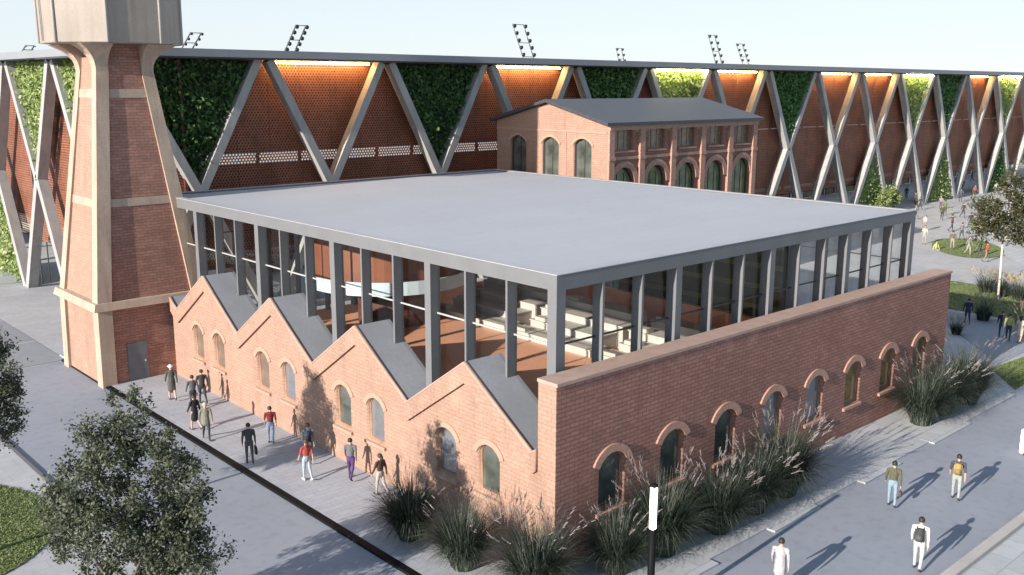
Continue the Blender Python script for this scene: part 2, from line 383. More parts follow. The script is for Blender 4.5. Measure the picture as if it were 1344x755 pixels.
# ------------------------------------------------------------------ ground
def rect(x0, x1, y0, y1): return [(x0, y0), (x1, y0), (x1, y1), (x0, y1)]
sheet('ground', rect(-900, 1500, -900, 1500), -.02, M_PLAZA)
sheet('road_beside_gables', rect(-9.8, -3.66, -60, 36.2), .0, M_ROAD)
sheet('apron', rect(-60, -3.4, 36.4, 120), .0, M_APRON)
sheet('road_beside_long_wall', rect(-3.2, 62, -8.6, -2.6), .0, M_ROAD)
b = MB(); b.box(-3.4, 0.0, -2.6, 31, -.05, .10); b.box(-3.4, 40, 31, 37.5, -.05, .095); struct(b.build('sidewalk', M_WALK))
b = MB(); b.box(-3.68, -3.402, -14, 36.3, -.05, .102); struct(b.build('drain_channel', M_BLACK))
b = MB(); b.box(-3.398, 31, -2.6, -.003, -.05, .055)
for i, (x0, x1, y0) in enumerate([(-2.2, 1.6, -2.95), (1.6, 4.4, -3.3), (4.4, 7.8, -2.9), (7.8, 10.9, -3.25), (10.9, 14.2, -2.95), (14.2, 17.3, -3.3), (17.3, 20.6, -2.95), (20.6, 24.5, -3.2), (24.5, 30.6, -2.9)]):
    b.box(x0+.01, x1-.01, y0, -2.55, -.05, .064+.004*(i % 2))
struct(b.build('planting_strip_paving', M_SLABS))
b = MB(); b.box(-3, 62, -8.95, -8.6, -.05, .13); struct(b.build('kerb', M_WHITE if False else M_CONC))
sheet('kerb_side_path', rect(-3, 62, -30, -8.97), .004, M_SLABS)
b = MB(); b.box(-9.95, -9.8, 18.6, 36.2, -.05, .1); struct(b.build('kerb_edge', M_STEEL))

def lawn(name, pts, n, label, hmin=.025, hmax=.06):
    sheet('lawn_soil', pts, .012, M_LAWN)
    xs = [p[0] for p in pts]; ys = [p[1] for p in pts]; b = MB()
    def inside(x, y):
        c = False; j = len(pts)-1
        for i in range(len(pts)):
            if (pts[i][1] > y) != (pts[j][1] > y) and x < (pts[j][0]-pts[i][0])*(y-pts[i][1])/(pts[j][1]-pts[i][1])+pts[i][0]: c = not c
            j = i
        return c
    k = 0
    while k < n:
        x, y = rng.uniform(min(xs), max(xs)), rng.uniform(min(ys), max(ys))
        if not inside(x, y): continue
        k += 1; a = rng.uniform(0, 6.28); h = rng.uniform(hmin, hmax); w = rng.uniform(.02, .05)
        dx, dy = math.cos(a)*w, math.sin(a)*w; lx, ly = rng.gauss(0, .04), rng.gauss(0, .04)
        b.face([(x-dx, y-dy, .012), (x+dx, y+dy, .012), (x+lx, y+ly, .012+h)])
    tag(b.build(name, M_GRASS, fix=False), label, 'grass', kind='stuff')
def ellipse(cx, cy, rx, ry, n=40, rot=0): return [(cx+rx*math.cos(2*math.pi*i/n)*math.cos(rot)-ry*math.sin(2*math.pi*i/n)*math.sin(rot), cy+rx*math.cos(2*math.pi*i/n)*math.sin(rot)+ry*math.sin(2*math.pi*i/n)*math.cos(rot)) for i in range(n)]
lawn('lawn', ellipse(-14.6, 16.6, 4.1, 5.0), 26000, 'round mown lawn in the pale paving beside the grey road')
lawn('lawn', [(31.6, -2.5), (34.6, -.1), (41, -.6), (44, -2.5)], 9000, 'small wedge of lawn behind the end of the grass bed')
lawn('lawn', [(47.6, -4), (47.9, 8.2), (54, 13), (58.2, 12.2), (57.6, 3), (57, -4)], 14000, 'long band of lawn crossing beyond the brick wall end')
lawn('lawn', ellipse(76, 18.5, 6.2, 3.2, 36, .5), 7000, 'pale oval lawn in the far plaza under walking people')
sheet('path', [(31, .3), (36.5, .5), (47.2, 9.5), (47.2, 2.5), (41.5, .0), (35, .0)], .004, M_ROAD)
sheet('plaza_band', [(57, 12.6), (70, 30), (72, 29), (59, 11.6)], .004, M_WALK)
sheet('plaza_band', [(66, 8), (92, 28), (94, 26.5), (68, 6.5)], .004, M_SLABS)

# ------------------------------------------------------------------ brick hall
hall = thing('brick_hall', 'red brick hall with saw-tooth gables, tall glazed upper storey and flat pale roof', 'hall', (0, 0, 0))
HW, HR, TW = 6.4, 9.55, .82
WX = [2.69+3.25*i for i in range(8)]; WW = 1.32
holes = [arch(x, WW, 1.45, 3.12, .36) for x in WX]
wall('long_wall', [(0, 0), (28.3, 0), (28.3, HW-.10), (0, HW-.10)], holes, TW, 'x', 0, M_BRICK, hall)
b = MB(); b.box(-.03, 28.33, -.05, TW+.05, HW-.10, HW+.012); b.build('coping', M_COPING, hall)
# sunlit end of the long wall gets the gable brick: sunlight put into its colour
b = MB(); b.box(-.022, 0.0, .004, TW-.004, 0, HW-.104); b.build('pier_face', M_BRICK_SUNLIT, hall)

def window_parts(w, z0, zs, rise, rev, hood, hood_t, mt_hood, pane_mt, bars=1, sill=True, cross=True):
    """frame, pane, hood, sill in local coords: x along the wall, outward -y, origin on the wall face"""
    P = {}
    o = arch(0, w, z0, zs, rise); i = arch(0, w-.14, z0+.07, zs, rise*.9)
    P['frame'] = plate(o, [i], .09, rev)
    bb = MB()
    for k in range(bars): x = -w/2+w*(k+1)/(bars+1); bb.box(x-.022, x+.022, rev+.015, rev+.075, z0+.07, zs+rise*.6)
    if cross: bb.box(-w/2+.06, w/2-.06, rev+.018, rev+.072, z0+(zs-z0)*.62, z0+(zs-z0)*.62+.045)
    if bb.v: P['bars'] = bb.mesh('glazing_bar')
    P['pane'] = plate(arch(0, w-.12, z0+.06, zs, rise*.92), [], .012, rev+.05)
    P['hood'] = plate(archring(w, zs, rise, hood_t, over=.12), [], hood+.02, -hood)
    if sill:
        sb = MB(); sb.prism([(-.11, z0-.16), (-.11, z0-.04), (rev, z0), (rev, z0-.16)], 'x', -w/2-.12, w/2+.12); P['sill'] = sb.mesh('sill')
    return P
def put_window(P, parent, loc, rz, pane_mt, mt_hood, mt_sill, mt_frame=None):
    mf = mt_frame or M_WOOD
    def mk(name, me, mt, par, l=(0, 0, 0), r=0):
        if not len(me.materials): me.materials.append(mt)
        o = bpy.data.objects.new(name, me); col.objects.link(o); o.parent = par; o.location = l; o.rotation_euler = (0, 0, r)
        if me.materials[0] is not mt:
            o.material_slots[0].link = 'OBJECT'; o.material_slots[0].material = mt
        return o
    f = mk('window', P['frame'], mf, parent, loc, rz)
    if 'bars' in P: mk('glazing_bar', P['bars'], mf, f)
    mk('pane', P['pane'], pane_mt, f); mk('arch_hood', P['hood'], mt_hood, f)
    if 'sill' in P: mk('sill', P['sill'], mt_sill, f)
    return f
PW = window_parts(WW, 1.45, 3.12, .36, .15, .08, .28, M_BRICK_SOLDIER, M_PANE, 0, True, False)
for i, x in enumerate(WX): put_window(PW, hall, (x, 0, 0), 0, [M_PANE, M_PANE, M_PANE, M_PANE_GREY, M_PANE_GREY, M_PANET, M_PANET, M_PANET][i], M_BRICK_SOLDIER, M_BRICK_SOLDIER)

# gable front
Y0, PT, HP, HV = 4.43, 6.81, 6.23, 3.94
ridge = []
yL, yR = TW+.01, 29.05
def gz(y):
    k = (y-Y0)/PT; f = abs(k-round(k))*2; return HP-(HP-HV)*f
ys = sorted([yL, yR]+[Y0+PT*k for k in range(4)]+[Y0+PT*(k+.5) for k in range(-1, 4) if yL < Y0+PT*(k+.5) < yR])
top = [(y, gz(y)-.09) for y in ys]
GW, GWW = [Y0+PT*k+s*1.17 for k in range(4) for s in (-1, 1)], 1.16
gh = [arch(y, GWW, 1.62, 3.12, .34) for y in GW]
wall('gable_wall', [(yL, 0), (yR, 0)]+top[::-1], gh, .36, 'y', 0, M_BRICK_SUNLIT, hall)
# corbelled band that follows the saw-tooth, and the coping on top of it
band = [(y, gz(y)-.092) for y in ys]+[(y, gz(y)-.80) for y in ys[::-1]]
wall('corbel_band', band, [], .13, 'y', -.13, M_BRICK_SUNLIT, hall)
cop = [(y, gz(y)-.03) for y in ys]+[(y, gz(y)-.088) for y in ys[::-1]]
wall('gable_coping', cop, [], .20, 'y', -.155, M_COPING, hall)
PG = window_parts(GWW, 1.62, 3.12, .34, .13, .05, .2, M_TRIM, M_PANE, 0, True, False)
for i, y in enumerate(GW): put_window(PG, hall, (0, y, 0), -math.pi/2, [M_PANE, M_PANE_GREY, M_PANE_GREY, M_PANE, M_PANE_GREY, M_PANEL, M_PANEL, M_PANEL][i], M_TRIM, M_TRIM)
RX, RY, LA, LB = 1.08, 1.14, 25.14, 31.43
for k in range(-1, 4):          # zinc valleys between the gables, back to the glass line
    yv = Y0+PT*(k+.5)
    ya, yb = max(yL, yv-PT/2), min(yR, yv+PT/2); b = MB()
    prof = [(ya, gz(ya)-.04)]+([(yv, HV-.04)] if ya < yv < yb else [])+[(yb, gz(yb)-.04)]
    prof = prof+[(y, z-.1) for y, z in prof[::-1]]
    b.prism(prof, 'x', .047, 1.62); b.build('sawtooth_roof', M_ZINC, hall)
# upper glazed storey: columns, fins, rails, panes
X1, Y1 = RX+LA, RY+LB; ZF = 9.03; GIN = .47
def pillar(x0, x1, y0, y1, z0=.1, dark=False): bb = MB(); bb.box(x0, x1, y0, y1, z0, ZF); bb.build('column', M_STEEL, hall)
ny = 14; sy = (LB-.42)/ny; nx = 12; sx = (LA-.42)/nx
for (cx, cy) in ((RX, RY), (X1-.42, RY), (RX, Y1-.42), (X1-.42, Y1-.42)): pillar(cx, cx+.42, cy, cy+.42)
colsY = []; colsX = []
for i in range(1, ny):
    c = RY+.21+i*2.2145; wd = .36 if i % 3 == 0 else .10; colsY.append((c, wd))
    pillar(RX+.003, RX+.46, c-wd/2, c+wd/2); pillar(X1-.46, X1-.003, c-wd/2, c+wd/2)
for i in range(1, nx):
    c = RX+.21+i*2.06; wd = .34 if i % 3 == 0 else .10; colsX.append((c, wd))
    pillar(c-wd/2, c+wd/2, RY+.003, RY+.46); pillar(c-wd/2, c+wd/2, Y1-.46, Y1-.003)
def panes(a0, a1, cols, fixed, axis):
    e = [(a0, 0)]+cols+[(a1, 0)]
    for (p, pw), (q, qw) in zip(e, e[1:]):
        s0, s1 = p+pw/2+.002, q-qw/2-.002
        if s1-s0 < .3: continue
        bb = MB()
        if axis == 'y': bb.box(fixed, fixed+.012, s0, s1, .3, ZF-.002)
        else: bb.box(s0, s1, fixed, fixed+.012, .3, ZF-.002)
        g = bb.build('glass_pane', M_GLASS, hall)
        bb = MB()
        if axis == 'y': bb.box(fixed-.05, fixed-.004, s0, s1, 7.06, 7.12)
        else: bb.box(s0, s1, fixed-.05, fixed-.004, 7.06, 7.12)
        bb.build('glazing_rail', M_ALU if axis == 'y' else M_STEEL_DARK, g)
panes(RY+.42, Y1-.42, colsY, RX+.36, 'y'); panes(RY+.42, Y1-.42, colsY, X1-.40, 'y')
panes(RX+.42, X1-.42, colsX, RY+.36, 'x'); panes(RX+.42, X1-.42, colsX, Y1-.40, 'x')
b = MB()
for (x0, x1, y0, y1) in ((RX, X1, RY, RY+.44), (RX, X1, Y1-.44, Y1), (RX, RX+.44, RY+.44, Y1-.44), (X1-.44, X1, RY+.44, Y1-.44)): b.box(x0, x1, y0, y1, ZF, HR-.004)
b.build('fascia', M_STEEL, hall)
b = MB(); b.box(RX+.442, X1-.442, RY+.442, Y1-.442, ZF+.2, HR-.075); b.build('flat_roof', M_ROOF, hall)
b = MB(); b.box(RX+.442, X1-.442, RY+.442, Y1-.442, ZF+.05, ZF+.19); b.build('ceiling', M_TIER, hall)
b = MB()
for (x0, x1, y0, y1) in ((RX-.02, X1+.02, RY-.02, RY+.34), (RX-.02, X1+.02, Y1-.34, Y1+.02), (RX-.02, RX+.34, RY+.34, Y1-.34), (X1-.34, X1+.02, RY+.34, Y1-.34)): b.box(x0, x1, y0, y1, HR-.002, HR+.022)
b.build('roof_rim', M_ROOFRIM, hall)
b = MB(); b.box(.37, X1-.01, TW+.01, Y1-.01, 0, 1.4); b.build('hall_floor', M_FLOOR, hall)
# inside: maroon drum with a pale blue balcony band, olive side wall
def arcwall(cx, cy, r, a0, a1, z0, z1, t, n=28):
    bb = MB(); pts = [(a0+(a1-a0)*i/n) for i in range(n+1)]
    for p, q in zip(pts, pts[1:]):
        A, B = [(cx+r*math.cos(x), cy+r*math.sin(x)) for x in (p, q)]; C, D = [(cx+(r+t)*math.cos(x), cy+(r+t)*math.sin(x)) for x in (p, q)]
        for lo in ((A, B), (D, C)): bb.face([(*lo[0], z0), (*lo[1], z0), (*lo[1], z1), (*lo[0], z1)])
        bb.face([(*A, z1), (*B, z1), (*D, z1), (*C, z1)]); bb.face([(*A, z0), (*C, z0), (*D, z0), (*B, z0)])
    return bb
DX, DY, DZ0 = 11.9, 26.0, 4.25
arcwall(DX, DY, 4.1, 0, 2*math.pi, DZ0+.17, 9.05, .25, 48).build('drum_wall', M_MAROON, hall)
arcwall(DX+1, DY+1, 1.9, 0, 2*math.pi, 1.4, DZ0-.03, .2, 32).build('drum_core', M_INNER, hall)
arcwall(DX, DY, 4.7, 0, 2*math.pi, DZ0, DZ0+.75, .12, 48).build('balcony_band', M_BLUEBAND, hall)
arcwall(DX, DY, .05, 0, 2*math.pi, DZ0-.02, DZ0+.16, 4.62, 48).build('balcony_floor', M_MAROON, hall)
b = MB(); b.box(24.6, 24.8, 7.5, 19, 1.4, 8.9); b.build('olive_screen', M_CURTAIN, hall)
b = MB(); b.box(24.2, 24.55, 7.0, 30, 1.4, 3.0); b.build('timber_dado', M_FLOOR, hall)
# stepped seating: every tier block lifts away
for j, (y0, y1) in enumerate(((6.2, 12.6), (13.2, 19.6), (20.2, 27.0))):
    for k in range(4):
        t = thing('seating_tier', f'{["lowest", "second", "third", "topmost"][k]} cream step block of the {["nearest", "middle", "farthest"][j]} seating flight inside the glazed hall', 'seating', (15.6+k*1.3+j*.2, (y0+y1)/2, 1.4), 0, 'stepped seating inside the hall')
        hgt = .42*(k+1); ln = y1-y0-(k % 2)*.9
        b = MB(); b.box(0, 1.28, -ln/2, ln/2, 0, hgt-.06); b.build('plinth', M_TIER, t, (0, 0, 0))
        b = MB(); b.box(-.06, 1.285, -ln/2-.03, ln/2+.03, hgt-.058, hgt); b.build('bench_top', M_TIER, t, (0, 0, 0))
        b = MB(); b.box(.05, .5, ln/2-1.3, ln/2-.3, hgt+.002, hgt+.2); b.build('step', M_TIER, t, (0, 0, 0))

# ------------------------------------------------------------------ water tower
TX, TY = -.82, 32.39
tower = thing('water_tower', 'tapering brick water tower with tan concrete piers under a grey octagonal tank', 'water tower', (TX, TY, 0))
def half(z): return 3.0 if z <= 0 else (3.0-.02*z if z <= 4.3 else 2.83-(z-4.3)*(1.21/10.7))
def corner_pier(sx_, sy_):
    bb = MB(); wd = .74
    for z0, z1 in ((0, 4.3), (4.3, 16.2)):
        V = []
        for z in (z0, z1):
            h = half(z); q = wd if z < 10 else wd-.1*(z-10)/6
            V += [(TX+sx_*h, TY+sy_*h, z), (TX+sx_*(h-q), TY+sy_*h, z), (TX+sx_*(h-q), TY+sy_*(h-q), z), (TX+sx_*h, TY+sy_*(h-q), z)]
        bb.poly(V, [(0,1,2,3),(4,5,6,7),(0,1,5,4),(1,2,6,5),(2,3,7,6),(3,0,4,7)])
    # flared head that carries the tank
    h = half(16.2); q = .62; rings = []
    for i in range(6):
        t = i/5; o = h+1.0*t**2.6; z = 16.2+1.35*t; rings.append([(TX+sx_*o, TY+sy_*o, z), (TX+sx_*(h-q), TY+sy_*o, z), (TX+sx_*(h-q), TY+sy_*(h-q), z), (TX+sx_*o, TY+sy_*(h-q), z)])
    for A, B in zip(rings, rings[1:]): bb.poly(A+B, [(0,1,5,4),(1,2,6,5),(2,3,7,6),(3,0,4,7)])
    bb.face(rings[-1])
    return bb
for sx_ in (-1, 1):
    for sy_ in (-1, 1): corner_pier(sx_, sy_).build('pier', M_CONC_TAN, tower)
def tower_face(side):
    """brick infill set back from the piers on one side, tapering with them"""
    bb = MB(); inset = .16
    for z0, z1 in ((0, 4.3), (4.3, 16.9)):
        P = []
        for z in (z0, z1):
            h = half(min(z, 16.2)); P.append((h-inset, h-.5, z))
        q = [(-P[0][1], -P[0][0], P[0][2]), (P[0][1], -P[0][0], P[0][2]), (P[1][1], -P[1][0], P[1][2]), (-P[1][1], -P[1][0], P[1][2])]
        ca, sa = math.cos(side), math.sin(side)
        pts = [(TX+x*ca-y*sa, TY+x*sa+y*ca, z) for x, y, z in q]; inn = [(TX+x*ca-(y+.3)*sa, TY+x*sa+(y+.3)*ca, z) for x, y, z in q]
        bb.poly(pts+inn, [(0,1,2,3),(7,6,5,4),(0,4,5,1),(1,5,6,2),(2,6,7,3),(3,7,4,0)])
    return bb
for k in range(4): tower_face(k*math.pi/2).build('brick_panel', M_BRICK_SUNLIT if k == 3 else M_BRICK_TOWER, tower)  # sun-facing panel gets the sunlit copy of the brick
def ring(z0, z1, ext, name):
    bb = MB(); h0 = half(z0)+ext; h1 = half(z1)+ext; t = .5
    for k in range(4):
        a = k*math.pi/2; ca, sa = math.cos(a), math.sin(a)
        q = [(-h0, -h0, z0), (h0, -h0, z0), (h1, -h1, z1), (-h1, -h1, z1)]; i0, i1 = h0-t, h1-t
        n = [(-i0, -i0, z0), (i0, -i0, z0), (i1, -i1, z1), (-i1, -i1, z1)]
        f = [(TX+x*ca-y*sa, TY+x*sa+y*ca, z) for x, y, z in q+n]
        bb.poly(f, [(0,1,2,3),(3,2,6,7),(0,4,5,1)])
    bb.build(name, M_CONC_TAN, tower)
ring(4.12, 4.5, .26, 'ledge'); ring(9.3, 9.72, -.05, 'ring_beam'); ring(14.85, 15.3, -.05, 'ring_beam')
TR = 3.42; b = MB(); rows = [(17.56, TR), (17.6, TR+.04), (27.2, TR+.12), (28.6, TR*.55), (29.0, .2)]
oc = [R(21.6+45*k) for k in range(8)]
for (z0, ra), (z1, rb) in zip(rows, rows[1:]):
    for k in range(8):
        a, c = oc[k], oc[(k+1) % 8]
        b.face([(TX+ra*math.cos(a), TY+ra*math.sin(a), z0), (TX+ra*math.cos(c), TY+ra*math.sin(c), z0), (TX+rb*math.cos(c), TY+rb*math.sin(c), z1), (TX+rb*math.cos(a), TY+rb*math.sin(a), z1)])
b.face([(TX+TR*math.cos(a), TY+TR*math.sin(a), 17.56) for a in oc[::-1]])
tank = b.build('tank', plain('tank_panel', (.30, .255, .22), .6, .1, .6, .1, fine=.15, streak=.35), tower)
for k in range(8):
    a = oc[k]; b = MB(); r_ = TR+.06; b.tube([(TX+r_*math.cos(a), TY+r_*math.sin(a), 17.58), (TX+(r_+.08)*math.cos(a), TY+(r_+.08)*math.sin(a), 27.2)], .07, 6); b.build('seam_rib', M_CONC, tank)
for da in (-.1, .1):
    a = (oc[3]+oc[4])/2-.22+da*.3; r_ = TR*math.cos(R(22.5))/math.cos(a-(oc[3]+oc[4])/2)+.05
    b = MB(); b.tube([(TX+r_*math.cos(a), TY+r_*math.sin(a), 17.7), (TX+(r_+.1)*math.cos(a), TY+(r_+.1)*math.sin(a), 26)], .03, 6); b.build('pipe', M_CONC, tank)
b = MB(); b.box(TX-1.28, TX+1.28, TY-1.28, TY+1.28, 16.2, 17.55); b.build('flared_neck', M_BRICK_TOWER, tower)
dz = -half(1)+.16; b = MB(); b.box(TX-1.55, TX-.5, TY+dz-.05, TY+dz+.02, .1, 2.15)
door = b.build('door', plain('steel_door', (.12, .13, .15), .5, .1, 2), tower)
b = MB(); b.box(TX-.68, TX-.6, TY+dz-.1, TY+dz-.052, 1.05, 1.15); b.build('handle', M_ALU, door)

# ------------------------------------------------------------------ second brick building
BX0, BX1, BY0, BY1, BE, BP = 29.0, 46.75, 24.2, 35.5, 12.95, 14.35
shed = thing('engine_house', 'two-storey brick building with low pitched dark roof and tall arched windows behind the flat roof', 'building', (BX0, BY0, 0))
ym = (BY0+BY1)/2
dh = [arch(ym+d, 1.75, .1, 11.5, .42) for d in (-3.35, -.15, 3.25)]
wall('end_wall', [(BY0, 0), (BY1, 0), (BY1, BE), (ym, BP-.02), (BY0, BE)], dh, .4, 'y', BX0, M_BRICK_SUNLIT, shed)
for d in (-3.35, -.15, 3.25):
    P = window_parts(1.75, .1, 11.5, .42, .24, .06, .16, M_TRIM, M_PANE, 1, False)
    put_window(P, shed, (0, ym+d-BY0, 0), -math.pi/2, M_PANE, M_TRIM, M_TRIM, M_STEEL_DARK)
b = MB(); b.box(BX0-.05, BX0-.002, BY0+.02, BY1, 12.32, 12.45); b.build('string_course', M_TRIM, shed)
b = MB()
for yy in (ym+1.7, ym-1.75): b.box(BX0-.04, BX0-.003, yy-.05, yy+.05, 0, 12.3)
b.build('expansion_joint', M_BRICK_SOLDIER, shed)
bays = 5; bw_ = (BX1-BX0)/bays
sw = [arch(BX0+bw_*(i+.5), 1.85, 11.15, 12.48, .10) for i in range(bays)]+[arch(BX0+bw_*(i+.5), 2.2, .1, 8.9, 1.08) for i in range(bays)]
wall('side_wall', [(BX0+.403, 0), (BX1, 0), (BX1, BE), (BX0+.403, BE)], sw, .4, 'x', BY0, M_BRICK, shed)
PU = window_parts(1.85, 11.15, 12.48, .10, .26, .05, .18, M_TRIM, M_PANE2, 2, True)
PL = window_parts(2.2, .1, 8.9, 1.08, .26, .12, .42, M_BRICK_SOLDIER, M_PANE, 2, False)
M_PANEG = plain('green_pane', (.13, .17, .08), .12, .4, 1.4, spec=.7)
for i in range(bays):
    put_window(PU, shed, (bw_*(i+.5), 0, 0), 0, M_PANE2, M_TRIM, M_TRIM)
    put_window(PL, shed, (bw_*(i+.5), 0, 0), 0, M_PANEG, M_BRICK_SOLDIER, M_BRICK_SOLDIER, M_STEEL_DARK)
for i in range(bays+1):
    x = BX0+bw_*i+(.3 if i == 0 else (-.3 if i == bays else 0)); b = MB(); b.box(x-.27, x+.27, BY0-.22, BY0-.002, 0, 12.55)
    b.box(x-.33, x+.33, BY0-.28, BY0-.003, 10.5, 10.75); b.build('pilaster', M_BRICK_SOLDIER, shed)
b = MB(); b.box(BX0+.6, BX1-.6, BY0-.12, BY0-.003, 10.52, 10.72); b.build('string_course', M_TRIM, shed)
b = MB(); b.box(BX0+.01, BX1, BY0-.3, BY0-.004, 12.56, 12.94); b.build('cornice', M_BRICK_SOLDIER, shed)
b = MB(); b.box(BX1-.4, BX1-.001, BY0+.41, BY1-.01, 0, BE-.02); b.box(BX0+.41, BX1-.41, BY1-.4, BY1-.01, 0, BE-.02); b.build('rear_wall', M_BRICK, shed)
b = MB(); ov = .45; th = .22
for s_ in (-1, 1):
    ye = BY0-ov if s_ < 0 else BY1+ov; ze = BE-(BP-BE)*ov/(BY1-ym)+.03
    b.poly([(BX0-ov, ye, ze), (BX1+ov, ye, ze), (BX1+ov, ym, BP+.03), (BX0-ov, ym, BP+.03), (BX0-ov, ye, ze+th), (BX1+ov, ye, ze+th), (BX1+ov, ym, BP+.03+th), (BX0-ov, ym, BP+.03+th)], [(0,3,2,1),(4,5,6,7),(0,1,5,4),(1,2,6,5),(3,0,4,7)])
b.build('pitched_roof', M_SLATE, shed)

# ------------------------------------------------------------------ stadium
SXA, SYA, SP, STOP, SND = 11.313, 38.978, 9.742, 17.13, 8.78
HD = -.0078; NB = 17; CX = SXA-SP; LP = 10.4
stad = thing('stadium', 'long stadium facade of rust perforated screens, grey diagonal braces and green wall triangles', 'stadium', (CX, SYA, 0))
def fp(k, z, d=0):               # a point on the front, k bays from the first apex, d metres behind the brace line
    return Vector((SXA+SP*k+d*.0078, SYA+SP*k*HD+d, z))
def lp(k, z, d=0): return Vector((CX+d, SYA+.08+LP*k, z))      # the side that turns away at the corner
def tri_leaves(A, B, C, nrm, n, mt, name='green_wall', size=.34):
    bb = MB(); A, B, C = Vector(A), Vector(B), Vector(C); nrm = Vector(nrm)
    bb.face([A, B, C], 0)
    e = -nrm*.12; bb.face([A+e, C+e, B+e], 0)
    for P, Q in ((A, B), (B, C), (C, A)): bb.face([P, Q, Q+e, P+e], 0)
    cl = [(rng.random(), rng.random(), rng.uniform(.04, .13)) for _ in range(16)]
    for i in range(n):
        if rng.random() < .45: c = rng.choice(cl); u, v = c[0]+rng.gauss(0, c[2]), c[1]+rng.gauss(0, c[2])
        else: u, v = rng.random(), rng.random()
        if u < 0 or v < 0 or u > 1 or v > 1: continue
        if u+v > 1: u, v = 1-u, 1-v
        p = A+(B-A)*u+(C-A)*v+nrm*rng.uniform(.02, .16)+nrm*(rng.uniform(0, .4) if rng.random() < .4 else 0)
        d = Vector((rng.gauss(0, 1), rng.gauss(0, 1), rng.gauss(-.6, 1))).normalized(); q = d.cross(nrm+Vector((rng.gauss(0, .5), rng.gauss(0, .5), rng.gauss(0, .5)))).normalized()
        s_ = size*rng.uniform(.5, 1.3); bb.face([p, p+d*s_*.5+q*s_*.3, p+d*s_, p+d*s_*.5-q*s_*.3], 1)
    return bb.build(name, [M_LIMEB if mt is M_GWY else M_SOIL, mt], stad, fix=False)
NRM = (0, -1, 0)
UP = {-1: 'g', 0: 'o', 1: 'g', 2: 'o', 3: 'g', 4: 'l', 5: 'o', 6: 'g', 7: 'o', 8: 'o', 9: 'l', 10: 'g', 11: 'o', 12: 'l', 13: 'o', 14: 'g', 15: 'o', 16: 'l'}
LOW = {8: 'l', 10: 'l', 12: 'g', 14: 'l', 3: 'g'}
b = MB()
def brace(P, Q, nrm, wd=.56, dp=.72): bb = MB(); bb.beam(P, Q, wd, dp, nrm); bb.build('brace', M_BRACE, stad)
for k in range(-1, NB):
    n_ = fp(k+.5, SND)
    brace(fp(k+.0, STOP)+Vector((.42, 0, 0)), n_+Vector((-.10, 0, 0)), NRM); brace(fp(k+1, STOP)+Vector((-.42, 0, 0)), n_+Vector((.10, 0, 0)), NRM)
    brace(n_+Vector((.12, .02, -.1)), fp(k+1, -.1)+Vector((-.25, 0, 0)), NRM, .62); brace(n_+Vector((-.12, .02, -.1)), fp(k, -.1)+Vector((.25, 0, 0)), NRM, .62)
    t_ = UP[k]
    if t_ in 'gl': tri_leaves(fp(k, STOP-.05, .25)+Vector((.75, 0, 0)), fp(k+1, STOP-.05, .25)+Vector((-.75, 0, 0)), fp(k+.5, SND+.75, .25), NRM, 2600 if k < 8 else 1500, (M_GW if k < 3 else M_GW2) if t_ == 'g' else M_GWY)
    if k in LOW: tri_leaves(fp(k+.5, SND-.7, .25), fp(k, .15, .25)+Vector((.8, 0, 0)), fp(k+1, .15, .25)+Vector((-.8, 0, 0)), NRM, 1500, M_GW2 if LOW[k] == 'g' else M_GWY)
    bb = MB(); P, Q = fp(k, 3.6, 1.0), fp(k+1, 3.6, 1.0); bb.face([P, Q, (Q.x, Q.y, STOP), (P.x, P.y, STOP)])
    bb.face([(P.x, P.y+.06, 3.6), (P.x, P.y+.06, 3.75), (Q.x, Q.y+.06, 3.75), (Q.x, Q.y+.06, 3.6)])
    bb.build('perforated_screen', M_PERF, stad)
    for f_ in (0, .33, .66):
        P = fp(k+f_, 3.6, 1.25); bb = MB(); bb.box(P.x-.09, P.x+.09, P.y-.09, P.y+.09, 3.5, STOP); bb.build('mullion', M_INNER, stad)
    if t_ in 'ol':
        P = fp(k+.5, STOP-.13, .5 if t_ == 'o' else -.45); L = SP*.40; bb = MB(); bb.box(P.x-L, P.x+L, P.y-.06, P.y+.06, P.z-.05, P.z+.05)
        bb.build('strip_light', M_LAMP if t_ == 'o' else M_LAMPW, stad)
    # concourse light band and inner walls behind the screen
    P, Q = fp(k, 0, 4.2), fp(k+1, 0, 4.2)
    bb = MB(); bb.box(P.x, Q.x-.005, P.y, P.y+.2, 3.9, 10.05 if k < 5 else 10.7); bb.box(P.x, Q.x-.005, P.y, P.y+.2, 10.75, STOP-.05); bb.build('inner_wall', M_INNER, stad)
    if k > 4: continue
    bb = MB(); bb.box(P.x+.3, Q.x-.3, P.y+.05, P.y+.15, 10.2, 10.6); bb.build('concourse_light', M_LAMPC, stad)
A, B = fp(-1, 0, 0), fp(NB, 0, 0)
bb = MB(); bb.box(A.x, B.x, A.y+1.15, A.y+1.3, 12.05, 12.17); bb.build('rail', M_INNER, stad)
bb = MB(); bb.box(CX+1.1, B.x, SYA+1.08, SYA+5.5, 3.35, 3.58); bb.build('deck', M_INNER, stad)
# recessed base: pale glazed wall with dark posts
bb = MB(); bb.box(CX+13, B.x, SYA+14, SYA+14.3, 0, 3.35); bb.build('base_wall', plain('base_panel', (.42, .38, .33), .6, .2, .3), stad)
for i in range(55):
    x = CX+14+i*3.0; bb = MB(); bb.box(x-.12, x+.12, SYA+13.6, SYA+13.9, 0, 3.35); bb.build('base_post', M_STEEL_DARK, stad)
